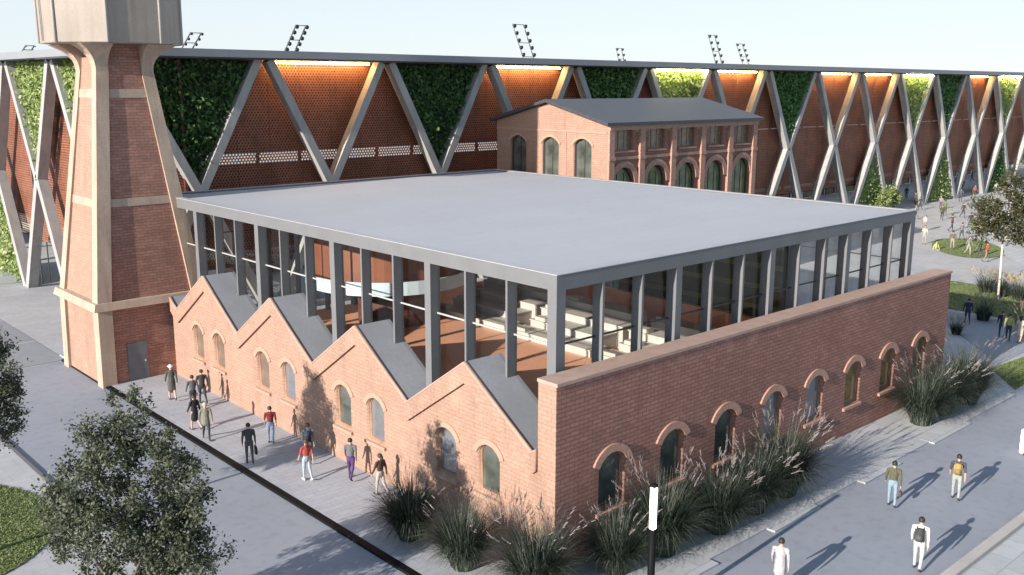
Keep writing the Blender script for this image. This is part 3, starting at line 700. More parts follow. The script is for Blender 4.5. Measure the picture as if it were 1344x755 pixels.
# side that turns away
for k in range(0, 6):
    n_ = lp(k+.5, SND); nr = (-1, 0, 0)
    o1 = Vector((0, .42, 0)); o2 = Vector((0, .25, 0))
    brace(lp(k, STOP)+o1, n_-o1*.2, nr); brace(lp(k+1, STOP)-o1, n_+o1*.2, nr)
    brace(n_+Vector((.02, .12, -.1)), lp(k+1, -.1)-o2, nr, .62); brace(n_+Vector((.02, -.12, -.1)), lp(k, -.1)+o2, nr, .62)
    if k in (0, 1, 3): tri_leaves(lp(k+1, STOP-.05, .25)+Vector((0, -.75, 0)), lp(k, STOP-.05, .25)+Vector((0, .75, 0)), lp(k+.5, SND+.75, .25), nr, 1800, M_GWY)
    if k in (2, 4): tri_leaves(lp(k+.5, SND-.7, .25), lp(k+1, .15, .25)+Vector((0, -.8, 0)), lp(k, .15, .25)+Vector((0, .8, 0)), nr, 1800, M_GWY)
    P, Q = lp(k, 3.6, 1.0), lp(k+1, 3.6, 1.0); bb = MB(); bb.face([P, Q, (Q.x, Q.y, STOP), (P.x, P.y, STOP)]); bb.build('perforated_screen', M_PERF, stad)
    P, Q = lp(k, 0, 4), lp(k+1, 0, 4); bb = MB(); bb.box(P.x, P.x+.2, P.y, Q.y-.005, 3.9, STOP-.05); bb.build('inner_wall', M_INNER, stad)
bb = MB(); bb.box(CX+9, CX+9.3, SYA+15, SYA+64, 0, 3.35); bb.build('base_wall', MATS['base_panel'], stad)
OV = 1.35
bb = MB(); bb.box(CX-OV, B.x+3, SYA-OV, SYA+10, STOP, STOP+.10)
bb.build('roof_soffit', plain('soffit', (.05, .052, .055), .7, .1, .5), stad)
bb = MB(); pr = [(CX-OV-.02, SYA-OV-.02), (B.x+3.02, B.y-OV-.02), (B.x+3.02, SYA+10.02), (CX-OV-.02, SYA+10.02)]
bb.poly([(x, y, STOP+.101) for x, y in pr]+[(x, y, STOP+.58) for x, y in pr], [(3,2,1,0),(4,5,6,7),(0,1,5,4),(1,2,6,5),(2,3,7,6),(3,0,4,7)])
bb.poly([(x, y, STOP+.101) for x, y in [(CX-OV-.02, SYA+10.03), (CX+9, SYA+10.03), (CX+9, SYA+66), (CX-OV-.02, SYA+66)]]+[(x, y, STOP+.58) for x, y in [(CX-OV-.02, SYA+10.03), (CX+9, SYA+10.03), (CX+9, SYA+66), (CX-OV-.02, SYA+66)]], [(3,2,1,0),(4,5,6,7),(0,1,5,4),(1,2,6,5),(2,3,7,6),(3,0,4,7)])
bb.build('roof_slab', M_SLAB, stad)

# floodlight masts standing on the stadium roof
def mast(x, y, ztop, lean, n, label, w_=.8):
    z0 = STOP+.58 if y < SYA+10 else 0; zf = STOP+.62
    t = thing('floodlight_mast', label, 'floodlight', (x, y, z0), 0, 'floodlight masts above the stadium roof')
    h = ztop-zf; zb = zf-z0; bb = MB()
    for s_ in (-1, 1): bb.tube([(s_*w_/2, 0, 0), (s_*w_/2, 0, zb), (s_*w_/2+lean, 0, zb+h)], .05, 6)
    for f in (.12, .5, .99): bb.tube([(-w_/2+lean*f, 0, zb+h*f), (w_/2+lean*f, 0, zb+h*f)], .03, 6)
    bb.build('frame', M_STEEL, t, (0, 0, 0))
    for s_ in (-1, 1):
        for i in range(n):
            f = .18+.77*i/(n-1); bb = MB(); c = Vector((s_*w_/2+lean*f, -.16, zb+h*f)); r_ = min(.19, h*.075)
            bb.tube([c+Vector((0, .13, .03)), c+Vector((0, .02, 0)), c+Vector((0, -.10, -.03))], [r_*.5, r_*.85, r_], 10); bb.build('lamp_head', M_STEEL_DARK, t, (0, 0, 0))
mast(17.3, 46, 19.95, 1.2, 5, 'floodlight mast leaning right, above the orange lit bay left of the brick building', .85)
mast(10.1, 48, 19.2, .95, 4, 'floodlight mast leaning right just beside the water tower tank', .8)
mast(2.8, 60, 18.4, .5, 3, 'tiny floodlight mast at the far left end of the stadium roof', .6)
mast(42.3, 46, 21.0, -1.45, 5, 'tall floodlight mast leaning left above the gable of the brick building', 1.35)
mast(82.9, 70, 20.6, -1.0, 4, 'small faint floodlight mast leaning left above the brick building roof', 1.1)
mast(78.2, 50.5, 21.5, -2.0, 5, 'left one of the pair of floodlight masts, with dark lamp heads', 1.25)
mast(95.1, 58, 21.2, -2.3, 5, 'right one of the pair of floodlight masts, paler and lower', 1.4)

# ------------------------------------------------------------------ plants
def clump_mesh(seed, nb, h, spread, plumes, pl_h=1.0):
    rg = random.Random(seed); bb = MB()
    def blade(x, y, a, L, bend, wd, mi, n=4):
        pts = []; dx, dy = math.cos(a), math.sin(a); th = rg.uniform(.05, .25)
        px, pz, ang = 0, 0, th
        for i in range(n+1):
            pts.append((px, pz)); ang += bend/n*(1+i*.5); px += math.sin(ang)*L/n; pz += math.cos(ang)*L/n
        for i in range(n):
            w0, w1 = wd*(1-i/n*.85), wd*(1-(i+1)/n*.9)
            (p0, z0), (p1, z1) = pts[i], pts[i+1]
            A = (x+dx*p0-dy*w0, y+dy*p0+dx*w0, z0); B = (x+dx*p0+dy*w0, y+dy*p0-dx*w0, z0); C = (x+dx*p1+dy*w1, y+dy*p1-dx*w1, z1); D = (x+dx*p1-dy*w1, y+dy*p1+dx*w1, z1)
            vv = [A, B, C, D]
            bb_idx = len(bb.v)
            if i == 0: bb.v += vv; bb.f.append((bb_idx, bb_idx+1, bb_idx+2, bb_idx+3)); last = (bb_idx+3, bb_idx+2)
            else: bb.v += [C, D]; bb.f.append((last[0], last[1], bb_idx, bb_idx+1)); last = (bb_idx+1, bb_idx)
            bb.mi.append(mi); bb.smooth.append(False)
        return x+dx*pts[-1][0], y+dy*pts[-1][0], pts[-1][1], pts, dx, dy
    for i in range(nb):
        a = rg.uniform(0, 6.283); r_ = spread*.35*math.sqrt(rg.random())
        blade(r_*math.cos(a), r_*math.sin(a), a+rg.gauss(0, .5), h*rg.uniform(.45, 1.1), rg.uniform(.15, 1.15), rg.uniform(.011, .024), 0)
    for i in range(plumes):
        a = rg.uniform(0, 6.283); r_ = spread*.3*math.sqrt(rg.random())
        L = h*rg.uniform(1.0, 1.22)*pl_h; x, y, z, pts, dx, dy = blade(r_*math.cos(a), r_*math.sin(a), a, L, rg.uniform(.05, .5), .006, 0)
        # feathery tip made of short hairs
        tip = Vector((x, y, z)); dr = Vector((dx*(pts[-1][0]-pts[-2][0]), dy*(pts[-1][0]-pts[-2][0]), pts[-1][1]-pts[-2][1])).normalized()
        for q in range(9):
            o = tip-dr*rg.uniform(-.06, .34); v = (dr+Vector((rg.gauss(0, .28), rg.gauss(0, .28), rg.gauss(0, .2)))).normalized(); s_ = v.orthogonal().normalized()*.012
            e = o+v*rg.uniform(.1, .2); bb.face([o-s_, o+s_, e+s_*.5, e-s_*.5], 1)
    return bb.mesh('clump')
CL = [clump_mesh(s, 2400, 2.2, 1.25, 30) for s in (1, 2, 3)]
CLS = [clump_mesh(s, 420, 1.15, .9, 60) for s in (11, 12)]
for me in CL: me.materials.append(M_BLADE); me.materials.append(M_PLUME)
for me in CLS: me.materials.append(M_BLADE); me.materials.append(M_PLUME2)
def clump(me, x, y, s, label, group='ornamental grass clumps along the brick walls', z=.06):
    o = bpy.data.objects.new('grass_clump', me); col.objects.link(o); o.location = (x, y, z); o.scale = (s*.86, s*.86, s*1.02*rng.uniform(.95, 1.05)); o.rotation_euler = (0, 0, rng.uniform(0, 6.28))  # one clump of ornamental grass
    tag(o, label, 'plant', group)
for i, (x, y, s, lb) in enumerate([
    (-2.1, 5.0, 1.06, 'feathery grass clump standing alone on the sidewalk in front of the gables'),
    (-2.05, 2.15, 1.04, 'dark grass clump at the foot of the gable window nearest the corner'),
    (-1.4, -.55, 1.12, 'grass clump with pink plumes right at the corner of the brick hall'),
    (1.45, -1.35, .98, 'low grass clump beneath the first window of the long wall'),
    (3.6, -1.5, 1.22, 'large grass clump directly behind the black and white lamp post'),
    (6.35, -1.8, 1.08, 'grass clump below the third window of the long wall'),
    (8.7, -1.75, 1.08, 'grass clump between the third and fourth windows of the long wall'),
    (10.9, -1.6, 1.3, 'tall grass clump ending the near bed, beside the bare slabs'),
    (22.7, -1.6, 1.22, 'grass clump first in the far bed, below the seventh window'),
    (24.9, -1.6, 1.2, 'middle grass clump of the far bed near the wall end'),
    (27.4, -1.7, 1.32, 'tallest pale-plumed grass clump past the end of the brick wall')]):
    clump(CL[i % 3], x, y, s, lb)
G2 = 'small grass clumps around the far lawn'
for i, (x, y, s, lb) in enumerate([
    (46.2, 5.0, 1.35, 'dark grass clump beside the path in front of the far lawn'), (45.0, 1.9, 1.5, 'pale plumed clump behind the walking couple'),
    (55.6, 8.6, 1.5, 'leftmost grass clump of the row on the far edge of the lawn'), (55.0, 7.2, 1.4, 'grass clump left of the thin pale trunk on the lawn'),
    (54.6, 5.8, 1.4, 'grass clump right of the thin pale trunk on the lawn'), (54.2, 4.4, 1.3, 'grass clump at the right end of the row on the far lawn'),
    (41.0, 4.6, .9, 'low round grass clump beside the end of the brick wall')]): clump(CLS[i % 2], x, y, s, lb, G2, .0)

def tree(name, label, loc, h, crown, nleaf, leaf, mt, bark, seed, r0=.12, fork=.3, group=None, stems=1, gaps=.0):
    """tapered trunk, forking limbs, leaves hung on twig ends spread through the crown volume; crown = list of lobes (x,y,z,rx,ry,rz)"""
    rg = random.Random(seed); t = thing(name, label, 'tree', loc, 0, group)
    tb = MB(); tips = []
    base = [Vector((rg.gauss(0, .08), rg.gauss(0, .08), -.05)) for _ in range(stems)]
    zf = h*fork
    tops = []
    for s_ in range(stems):
        tp = Vector((rg.gauss(0, .15*stems), rg.gauss(0, .15*stems), zf)); mid = (base[s_]+tp)/2+Vector((rg.gauss(0, .05), rg.gauss(0, .05), 0))
        tb.tube([base[s_], mid, tp], [r0, r0*.85, r0*.7], 8); tops.append(tp)
    tb.build('trunk', bark, t, (0, 0, 0))
    lb = MB()
    for i, (x, y, z, rx, ry, rz) in enumerate(crown):
        c = Vector((x, y, z)); st = tops[i % stems]; k = st.lerp(c, .55)+Vector((rg.gauss(0, .15), rg.gauss(0, .15), .2))
        lb.tube([st, k, c], [r0*.6, r0*.42, r0*.22], 6)
        for q in range(9):
            v = Vector((rg.gauss(0, 1), rg.gauss(0, 1), rg.gauss(.2, 1))).normalized(); e = c+Vector((v.x*rx, v.y*ry, v.z*rz))*rg.uniform(.7, 1.0)
            s0 = c.lerp(k, rg.random()*.5); mm = s0.lerp(e, .5)+Vector((rg.gauss(0, .1), rg.gauss(0, .1), rg.gauss(.05, .1)))
            lb.tube([s0, mm, e], [r0*.2, r0*.12, r0*.05], 4, cap=False); tips.append((mm, e))
    lb.build('limbs', bark, t, (0, 0, 0))
    fb = MB(); vol = [rx*ry*rz for *_, rx, ry, rz in crown]; tot = sum(vol)
    for i, (x, y, z, rx, ry, rz) in enumerate(crown):
        nn = int(nleaf*vol[i]/tot); sub = []
        for q in range(max(6, int(20*(rx*ry*rz)**.33))):
            v = Vector((rg.gauss(0, 1), rg.gauss(0, 1), rg.gauss(0, 1))).normalized()*(rg.random()**.45); sub.append((Vector((x+v.x*rx, y+v.y*ry, z+v.z*rz)), rg.uniform(.16, .36)))
        for q in range(nn):
            if rg.random() < .85:
                c, sg = rg.choice(sub); p = c+Vector((rg.gauss(0, sg*rx*.55), rg.gauss(0, sg*ry*.55), rg.gauss(0, sg*rz*.5)))
            else:
                mm, e = rg.choice(tips[i*9:(i+1)*9]); p = mm.lerp(e, rg.random())+Vector((rg.gauss(0, .08), rg.gauss(0, .08), rg.gauss(0, .08)))
            d = Vector((rg.gauss(0, 1), rg.gauss(0, 1), rg.gauss(-.3, .8))).normalized(); s_ = d.cross(Vector((rg.gauss(0, .6), rg.gauss(0, .6), 1))).normalized(); L = leaf*rg.uniform(.6, 1.35)
            fb.face([p, p+d*L*.45+s_*L*.28, p+d*L, p+d*L*.45-s_*L*.28])
    fb.build('crown', mt, t, (0, 0, 0), fix=False)
    return t
GT = 'leafy trees beside the road and plaza'
tree('leafy_tree', 'bushy young tree with fine grey green leaves in the lower left foreground beside the road', (-11.45, 5.0, 0), 7.7,
     [(-.1, .2, 6.2, .9, .9, 1.3), (-.8, .6, 5.3, 1.0, 1.0, 1.2), (-1.5, 1.1, 4.2, .9, 1.0, 1.0), (.7, -.5, 5.2, .9, .9, 1.2), (1.2, -1.0, 4.1, .85, .85, 1.2), (.6, -.4, 3.4, 1.1, 1.1, 1.2),
      (-.5, -.1, 3.9, 1.2, 1.2, 1.2), (-1.3, 1.2, 3.0, .75, .75, .8), (1.25, -1.0, 2.7, .8, .8, 1.0), (.3, .1, 2.3, 1.0, 1.0, .9), (-.7, .3, 2.0, .75, .75, .8), (.9, -.8, 1.4, .7, .7, .6)], 36000, .115, M_LEAF, M_BARK, 5, .085, .2, GT, 3)
tree('leafy_tree', 'dark green tree cut by the left edge of the photo, beside the pale path', (-13.2, 13.6, 0), 8.2,
     [(.1, .2, 7.5, 1.0, 1.0, 1.0), (.3, .1, 6.4, 1.25, 1.25, 1.1), (.7, -.3, 5.7, .9, .9, .9), (-.8, .5, 6.0, 1.3, 1.3, 1.2), (.35, .0, 5.0, 1.2, 1.1, 1.0), (-.8, .3, 4.9, 1.4, 1.4, 1.1), (.4, .1, 4.1, .8, .8, .6)], 26000, .115, M_LEAF, M_BARK, 8, .10, .42, GT)
tree('leafy_tree', 'olive leafed tree with a thin pale trunk on the far lawn at the right edge', (54.0, 7.0, 0), 9.5,
     [(0, -.2, 8.4, 1.2, 1.2, 1.4), (-.9, .8, 6.8, 1.4, 1.3, 1.5), (1.0, -1.0, 6.9, 1.5, 1.4, 1.6), (0, 0, 5.4, 1.6, 1.5, 1.2), (.4, -1.7, 5.0, 1.3, 1.3, 1.0), (-.6, 1.4, 5.2, 1.1, 1.1, 1.0)], 8000, .22, M_LEAFO, M_BARKW, 9, .10, .45, GT)
tree('leafy_tree', 'darker tall tree behind the pale-trunked one, at the right edge against the stadium', (72, 9.4, 0), 12.5,
     [(0, 0, 10.8, 1.8, 1.8, 1.8), (-1.0, 1.2, 8.8, 1.8, 1.8, 1.8), (1.0, -1.2, 8.8, 2.2, 2, 1.9), (0, 0, 6.8, 2.4, 2.2, 1.6)], 7000, .28, M_LEAF, M_BARK, 10, .14, .4, GT)
tree('leafy_shrub', 'rounded green shrub at the foot of a lime green wall triangle behind the flat roof', (97, 38.0-.9, 0), 3.4,
     [(0, 0, 2.1, 2.0, 1.0, 1.2), (-1.8, 0, 1.5, 1.3, 1.0, 1.0), (1.6, 0, 1.5, 1.2, 1.0, 1.0)], 3000, .3, M_GWY, M_BARK, 12, .1, .25)
tree('leafy_shrub', 'small yellow green shrub on the plaza among the far walkers', (88.4, 22.4, 0), 1.1,
     [(0, 0, .6, .8, .8, .5), (.6, .3, .5, .6, .6, .4)], 900, .2, M_GWY, M_BARK, 13, .05, .25)

# ------------------------------------------------------------------ lamp posts
def lamp_post(x, y, label, h=4.35, zl=2.95):
    t = thing('lamp_post', label, 'lamp post', (x, y, 0), 0, 'slim square lamp posts beside the road')
    b = MB(); b.cbox((0, 0, .02), (.34, .34, .04)); b.build('base_plate', M_BLACK, t, (0, 0, 0))
    b = MB(); b.cbox((0, 0, zl/2+.02), (.17, .17, zl-.04), bev=.015); b.build('post', M_BLACK, t, (0, 0, 0))
    b = MB(); b.cbox((0, 0, (zl+h-.1)/2), (.165, .165, h-.1-zl), bev=.02); b.build('light_panel', M_POSTL, t, (0, 0, 0))
    b = MB(); b.cbox((0, 0, h-.05), (.18, .18, .096), bev=.015); b.build('cap', M_BLACK, t, (0, 0, 0))
lamp_post(.02, -3.95, 'slim black lamp post with a white lit upper part in front of the grass clumps')
t = thing('bollard_light', 'short white glowing bollard light cut by the right edge of the photo', 'bollard', (22.2, -6.25, 0))
b = MB(); b.cbox((0, 0, .05), (.2, .2, .1)); b.build('base', M_STEEL, t, (0, 0, 0))
b = MB(); b.cbox((0, 0, .62), (.15, .15, 1.04), bev=.02); b.build('light_panel', M_POSTL, t, (0, 0, 0))

# ------------------------------------------------------------------ people
def cap_mesh(a, b, ra, rb, n=10, sq=(1, 1)):
    a, b = Vector(a), Vector(b); d = b-a; L = d.length; d = d.normalized() if L > 1e-6 else Vector((0, 0, 1)); o = d.orthogonal().normalized(); c = d.cross(o)
    V = []; F = []; prof = []
    for i in range(5): t = -math.pi/2+i*math.pi/2/4*.999; prof.append((ra*math.sin(t), max(ra*math.cos(t), 1e-4)))
    for i in range(5): t = i*math.pi/2/4*.999; prof.append((L+rb*math.sin(t), max(rb*math.cos(t), 1e-4)))
    for s_, r_ in prof:
        for k in range(n): th = 2*math.pi*k/n; V.append(a+d*s_+(o*math.cos(th)+c*math.sin(th))*r_)
    m_ = len(prof)
    for i in range(m_-1):
        for k in range(n): F.append((i*n+k, i*n+(k+1) % n, (i+1)*n+(k+1) % n, (i+1)*n+k))
    F.append(tuple(range(n-1, -1, -1))); F.append(tuple((m_-1)*n+k for k in range(n)))
    mid = (a+b)/2
    if sq != (1, 1): V = [Vector((mid.x+(v.x-mid.x)*sq[0], mid.y+(v.y-mid.y)*sq[1], v.z)) for v in V]
    return V, F
CLOTH = {}
def cloth(c, rough=.85):
    k = ('cloth',)+tuple(c)
    if k not in CLOTH: CLOTH[k] = plain('cloth_%d_%d_%d' % tuple(int(x*255) for x in c), c, rough, .18, 9, .2)
    return CLOTH[k]
SKIN = plain('skin', (.50, .30, .21), .6, .06, 6); EYE = plain('eye', (.03, .02, .015), .2, .05, 5)
deps_tmp = []
def person(label, x, y, head, top, legs, hair=(.02, .015, .012), h=1.75, stride=.5, skirt=None, coat=None, shoe=(.03, .03, .03), sleeves=True, arms=(.3, -.3), hat=None, bare=False,
           elbow=.25, group=None, vox=.016, sit=False, z=0.0, female=False, vest=None, lean=0):
    """one continuous body (voxel-joined, zones of skin and cloth by material) walking towards heading `head`"""
    prim = []      # zone, a, b, ra, rb, squash
    def P(zn, a, b, ra, rb, sq=(1, 1)): prim.append((zn, Vector(a), Vector(b), ra, rb, sq))
    shw = .185 if female else .205
    # legs
    feet = []
    for s_, ph in ((-1, stride), (1, -stride)):
        hip = Vector((s_*.095, 0, .92)); th = .42*ph; kb = .12 if ph > 0 else .12+.75*abs(ph)
        if sit: th, kb = 1.45, 1.3
        kn = hip+Vector((s_*.01, math.sin(th)*.43, -math.cos(th)*.43)); sh = th-kb
        an = kn+Vector((0, math.sin(sh)*.42, -math.cos(sh)*.42))
        fa = max(-.9, min(.3, sh*.9)) if not sit else 0
        toe = an+Vector((s_*.02, math.cos(fa)*.15, math.sin(fa)*.15-.035))
        heel = an+Vector((0, -math.cos(fa)*.05, -.035-math.sin(fa)*.05))
        P('legs', hip, kn, .088, .066); P('skin' if bare else 'legs', kn, an, .060, .043); P('shoe', heel, toe, .042, .036)
        feet.append(min(heel.z-.042, toe.z-.036))
    if skirt is not None: P('skirt', (0, 0, skirt), (0, 0, 1.02), .20, .15, (1, .8))
    if coat is not None: P('top', (0, 0, coat), (0, 0, 1.05), .19, .165, (1, .78))
    # trunk
    P('legs' if skirt is None else 'skirt', (0, 0, .90), (0, 0, .99), .145, .150, (1, .72))
    P('top', (0, 0, 1.04), (0, lean*.2, 1.20), .148 if not female else .135, .152, (1, .70)); P('top', (0, lean*.2, 1.20), (0, lean*.45, 1.37), .155, .150, (1.05, .68))
    P('top', (-shw+.04, lean*.45, 1.41), (shw-.04, lean*.45, 1.41), .066, .066)
    hx, hy = 0, lean*.7
    P('skin', (0, lean*.45, 1.44), (0, hy, 1.55), .056, .05)
    P('skin', (0, hy+.035, 1.585), (0, hy+.01, 1.655), .070, .094, (.92, 1.02)); P('skin', (0, hy+.118, 1.618), (0, hy+.10, 1.645), .014, .010)
    for s_ in (-1, 1): P('skin', (s_*.084, hy, 1.605), (s_*.088, hy-.006, 1.64), .013, .017); P('eye', (s_*.034, hy+.094, 1.655), (s_*.036, hy+.094, 1.655), .012, .012)
    hands = []
    for s_, sw in ((-1, arms[0]), (1, arms[1])):
        sh_ = Vector((s_*shw, lean*.45, 1.405)); el = sh_+Vector((s_*.045, math.sin(sw)*.29, -math.cos(sw)*.29)); a2 = sw+elbow
        wr = el+Vector((s_*.01, math.sin(a2)*.25, -math.cos(a2)*.25)); P('top', sh_, el, .060, .048); P('top' if sleeves else 'skin', el, wr, .047 if sleeves else .042, .034 if sleeves else .029)
        dr = (wr-el).normalized(); fwd = Vector((0, math.cos(a2), math.sin(a2))); pc = wr+dr*.085
        P('skin', wr+dr*.01, pc, .030, .034, (.75, 1))
        for i, L in enumerate((.066, .076, .072, .056)):
            b0 = pc+fwd*(.027-.018*i)+dr*.01; k1 = b0+dr*L*.62-Vector((s_*.012, 0, 0)); k2 = k1+dr*L*.5-Vector((s_*.026, 0, 0)); P('skin', b0, k1, .010, .009); P('skin', k1, k2, .009, .007)
        tb = wr+dr*.035+fwd*.025; P('skin', tb, tb+dr*.045+fwd*.03-Vector((s_*.008, 0, 0)), .012, .010); hands.append(pc+dr*.05)
    V = []; F = []
    for zn, a, b_, ra, rb, sq in prim:
        v, f = cap_mesh(a, b_, ra, rb, 10, sq); o = len(V); V += v; F += [tuple(o+i for i in q) for q in f]
    drop = -min(feet) if not sit else -.86
    sc = h/1.76
    me = bpy.data.meshes.new('raw'); me.from_pydata([(v.x, v.y, v.z) for v in V], [], F)
    ob = bpy.data.objects.new('raw', me); col.objects.link(ob)
    rm = ob.modifiers.new('r', 'REMESH'); rm.mode = 'VOXEL'; rm.voxel_size = vox; rm.use_smooth_shade = True
    sm = ob.modifiers.new('s', 'SMOOTH'); sm.iterations = 3; sm.factor = .5
    dg = bpy.context.evaluated_depsgraph_get(); bm_ = bpy.data.meshes.new_from_object(ob.evaluated_get(dg))
    bpy.data.objects.remove(ob); bpy.data.meshes.remove(me)
    zones = ['skin', 'top', 'legs', 'shoe', 'skirt', 'eye']
    cen = np.empty(len(bm_.polygons)*3); bm_.polygons.foreach_get('center', cen); cen = cen.reshape(-1, 3)
    best = np.full(len(cen), 1e9); zi = np.zeros(len(cen), int)
    for zn, a, b_, ra, rb, sq in prim:
        mid = np.array((a+b_)/2); Q = cen.copy(); Q[:, 0] = mid[0]+(Q[:, 0]-mid[0])/sq[0]; Q[:, 1] = mid[1]+(Q[:, 1]-mid[1])/sq[1]
        A = np.array(a); d = np.array(b_)-A; t_ = np.clip(((Q-A)@d)/max(d@d, 1e-9), 0, 1); ds = np.linalg.norm(Q-A-t_[:, None]*d, axis=1)-(ra+(rb-ra)*t_)
        u_ = ds < best; best[u_] = ds[u_]; zi[u_] = zones.index(zn)
    bm_.materials.clear()
    for c in (None, top, legs, shoe, skirt_col if False else (coat_c(top, legs, skirt)), None): pass
    mats = [SKIN, cloth(top), cloth(legs), cloth(shoe, .5), cloth(legs), EYE]
    for mt in mats: bm_.materials.append(mt)
    bm_.polygons.foreach_set('material_index', zi.astype(np.int32)); bm_.polygons.foreach_set('use_smooth', [True]*len(bm_.polygons))
    for v in bm_.vertices: v.co = Vector((v.co.x, v.co.y, v.co.z+drop))*sc
    bm_.name = 'person'
    o = bpy.data.objects.new('person', bm_); col.objects.link(o); o.location = (x, y, z); o.rotation_euler = (0, 0, head-math.pi/2)
    tag(o, label, 'person', group)
    # hair
    hb = MB(); n1, n2 = 14, 8; c = Vector((0, hy-.004, 1.655+drop)); rr = Vector((.098, .112, .115)); rings = []
    for i in range(n2+1):
        phi = math.pi*.62*i/n2; ringp = []
        for k in range(n1):
            th = 2*math.pi*k/n1; ff = max(0, math.sin(th)); p_ = min(phi, math.pi*.62*(1-.42*ff)); ringp.append((c+Vector((rr.x*math.sin(p_)*math.cos(th), rr.y*math.sin(p_)*math.sin(th), rr.z*math.cos(p_))))*sc)
        rings.append(ringp)
    for A, B in zip(rings, rings[1:]):
        for k in range(n1): hb.face([A[k], A[(k+1) % n1], B[(k+1) % n1], B[k]], 0, True)
    if female and not hat: hb.tube([(c+Vector((0, -.075, -.0)))*sc, (c+Vector((0, -.10, -.12)))*sc, (c+Vector((0, -.08, -.24)))*sc], [.075*sc, .07*sc, .03*sc], 8)
    if hat: hb.tube([(c+Vector((0, 0, .02)))*sc, (c+Vector((0, 0, .035)))*sc], [.15*sc, .145*sc], 14)
    ho = hb.build('hat' if hat else 'hair', cloth(hat) if hat else cloth(hair, .6), o, (0, 0, 0))
    M_ = Matrix.Translation((x, y, z)) @ Matrix.Rotation(head-math.pi/2, 4, 'Z')
    return [M_ @ ((Vector(q)+Vector((0, 0, drop)))*sc) for q in hands], (M_, sc, drop)
def coat_c(*a): return None

def backpack(info, label, c, c2, y=-.16):
    M_, sc, drop = info; p = M_ @ ((Vector((0, y, 1.02+drop)))*sc); rz = M_.to_euler().z
    t = thing('backpack', label, 'backpack', p, rz)
    b = MB(); b.cbox((0, -.03, .22), (.30, .18, .46), bev=.05); b.build('bag', cloth(c), t, (0, 0, 0))
    b = MB(); b.cbox((0, -.145, .15), (.22, .07, .22), bev=.025); b.build('pocket', cloth(c2), t, (0, 0, 0))
    for s_ in (-1, 1):
        b = MB(); b.tube([(s_*.10, .02, .40), (s_*.11, .10, .455), (s_*.115, .20, .44), (s_*.12, .285, .33), (s_*.125, .27, .16), (s_*.13, .12, .06), (s_*.12, .03, .06)], .018, 6); b.build('strap', cloth(c2), t, (0, 0, 0))
def briefcase(hand, head, label, c=(.015, .015, .017), w=.42, hgt=.30):
    t = thing('briefcase', label, 'briefcase', (hand.x, hand.y, hand.z-hgt-.05), head-math.pi/2)
    b = MB(); b.cbox((0, 0, hgt/2), (.10, w, hgt), bev=.02); b.build('case', cloth(c, .4), t, (0, 0, 0))
    b = MB(); b.tube([(0, -.07, hgt), (0, -.06, hgt+.055), (0, .06, hgt+.055), (0, .07, hgt)], .011, 6); b.build('handle', cloth((.05, .05, .05), .4), t, (0, 0, 0))
GP = 'people walking along the gable front'; ZS = .10
person('person in a long dark coat and white hat at the door of the water tower', -2.0, 25.0, R(75), (.07, .068, .06), (.04, .04, .045), h=1.85, stride=.5, coat=.55, hat=(.7, .66, .6), female=True, bare=True, group=GP, z=ZS)
person('dark-suited person walking behind another just past the tower, nearest the wall', -1.1, 23.5, R(80), (.035, .04, .05), (.03, .032, .04), group=GP, z=ZS)
person('grey-jacketed person overlapping the dark suit near the tower', -1.85, 22.9, R(80), (.075, .085, .10), (.03, .03, .035), group=GP, z=ZS, stride=-.5)
person('person in a black knee-length coat with pale legs at the kerb edge', -3.0, 20.2, R(100), (.012, .012, .014), (.30, .26, .24), coat=.6, female=True, bare=True, h=1.68, group=GP, z=ZS)
person('grey-haired person in a loose olive shirt and dark trousers at the kerb', -3.2, 18.6, R(250), (.17, .17, .13), (.035, .04, .05), hair=(.45, .42, .4), group=GP, z=ZS, coat=.85)
hd, nf = person('person in a dark grey suit carrying a black briefcase', -3.05, 14.9, R(70), (.045, .05, .055), (.07, .075, .08), stride=.25, arms=(.1, .0), elbow=.05, group=GP, z=ZS)
briefcase(hd[1], R(70), 'black briefcase in the right hand of the grey suited walker')
person('person in a dark red t-shirt and blue jeans standing near the second gable', -1.25, 16.4, R(60), (.16, .022, .022), (.16, .22, .32), sleeves=False, stride=.2, h=1.68, group=GP, z=ZS)
hd, nf = person('person in a teal grey jacket just behind the red waistcoat', -1.2, 13.3, R(50), (.14, .17, .19), (.06, .065, .075), group=GP, z=ZS)
backpack(nf, 'dark blue backpack on the walker behind the red waistcoat', (.02, .035, .06), (.015, .02, .03))
person('person in a red waistcoat with white sleeves and pale jeans by the third gable', -2.2, 11.75, R(85), (.33, .06, .045), (.30, .36, .42), sleeves=False, stride=.3, hair=(.05, .02, .012), shoe=(.6, .6, .6), h=1.72, group=GP, z=ZS, female=True)
person('person in a grey jacket and purple trousers by the third gable windows', -.85, 10.65, R(40), (.11, .115, .13), (.07, .035, .13), stride=.55, group=GP, z=ZS)
person('person in a dark brown top half hidden by the grass clump on the sidewalk', -.85, 8.6, R(95), (.055, .035, .03), (.35, .33, .32), h=1.7, hair=(.03, .02, .015), group=GP, z=ZS, female=True)
GR = 'people walking away along the right road'
hd, nf = person('person in an olive jacket with white hem and light jeans carrying a shoulder bag', 13.05, -4.95, R(25), (.085, .085, .045), (.20, .27, .34), stride=.35, group=GR, h=1.8)
t = thing('shoulder_bag', 'small brown bag in the right hand of the olive jacketed walker', 'bag', (hd[1].x, hd[1].y, hd[1].z-.30), R(25)-math.pi/2)
b = MB(); b.cbox((0, 0, .11), (.12, .28, .22), bev=.04); b.build('bag', cloth((.10, .07, .05)), t, (0, 0, 0))
b = MB(); b.tube([(0, -.09, .2), (0, -.06, .31), (0, .06, .31), (0, .09, .2)], .012, 6); b.build('handle', cloth((.06, .04, .03)), t, (0, 0, 0))
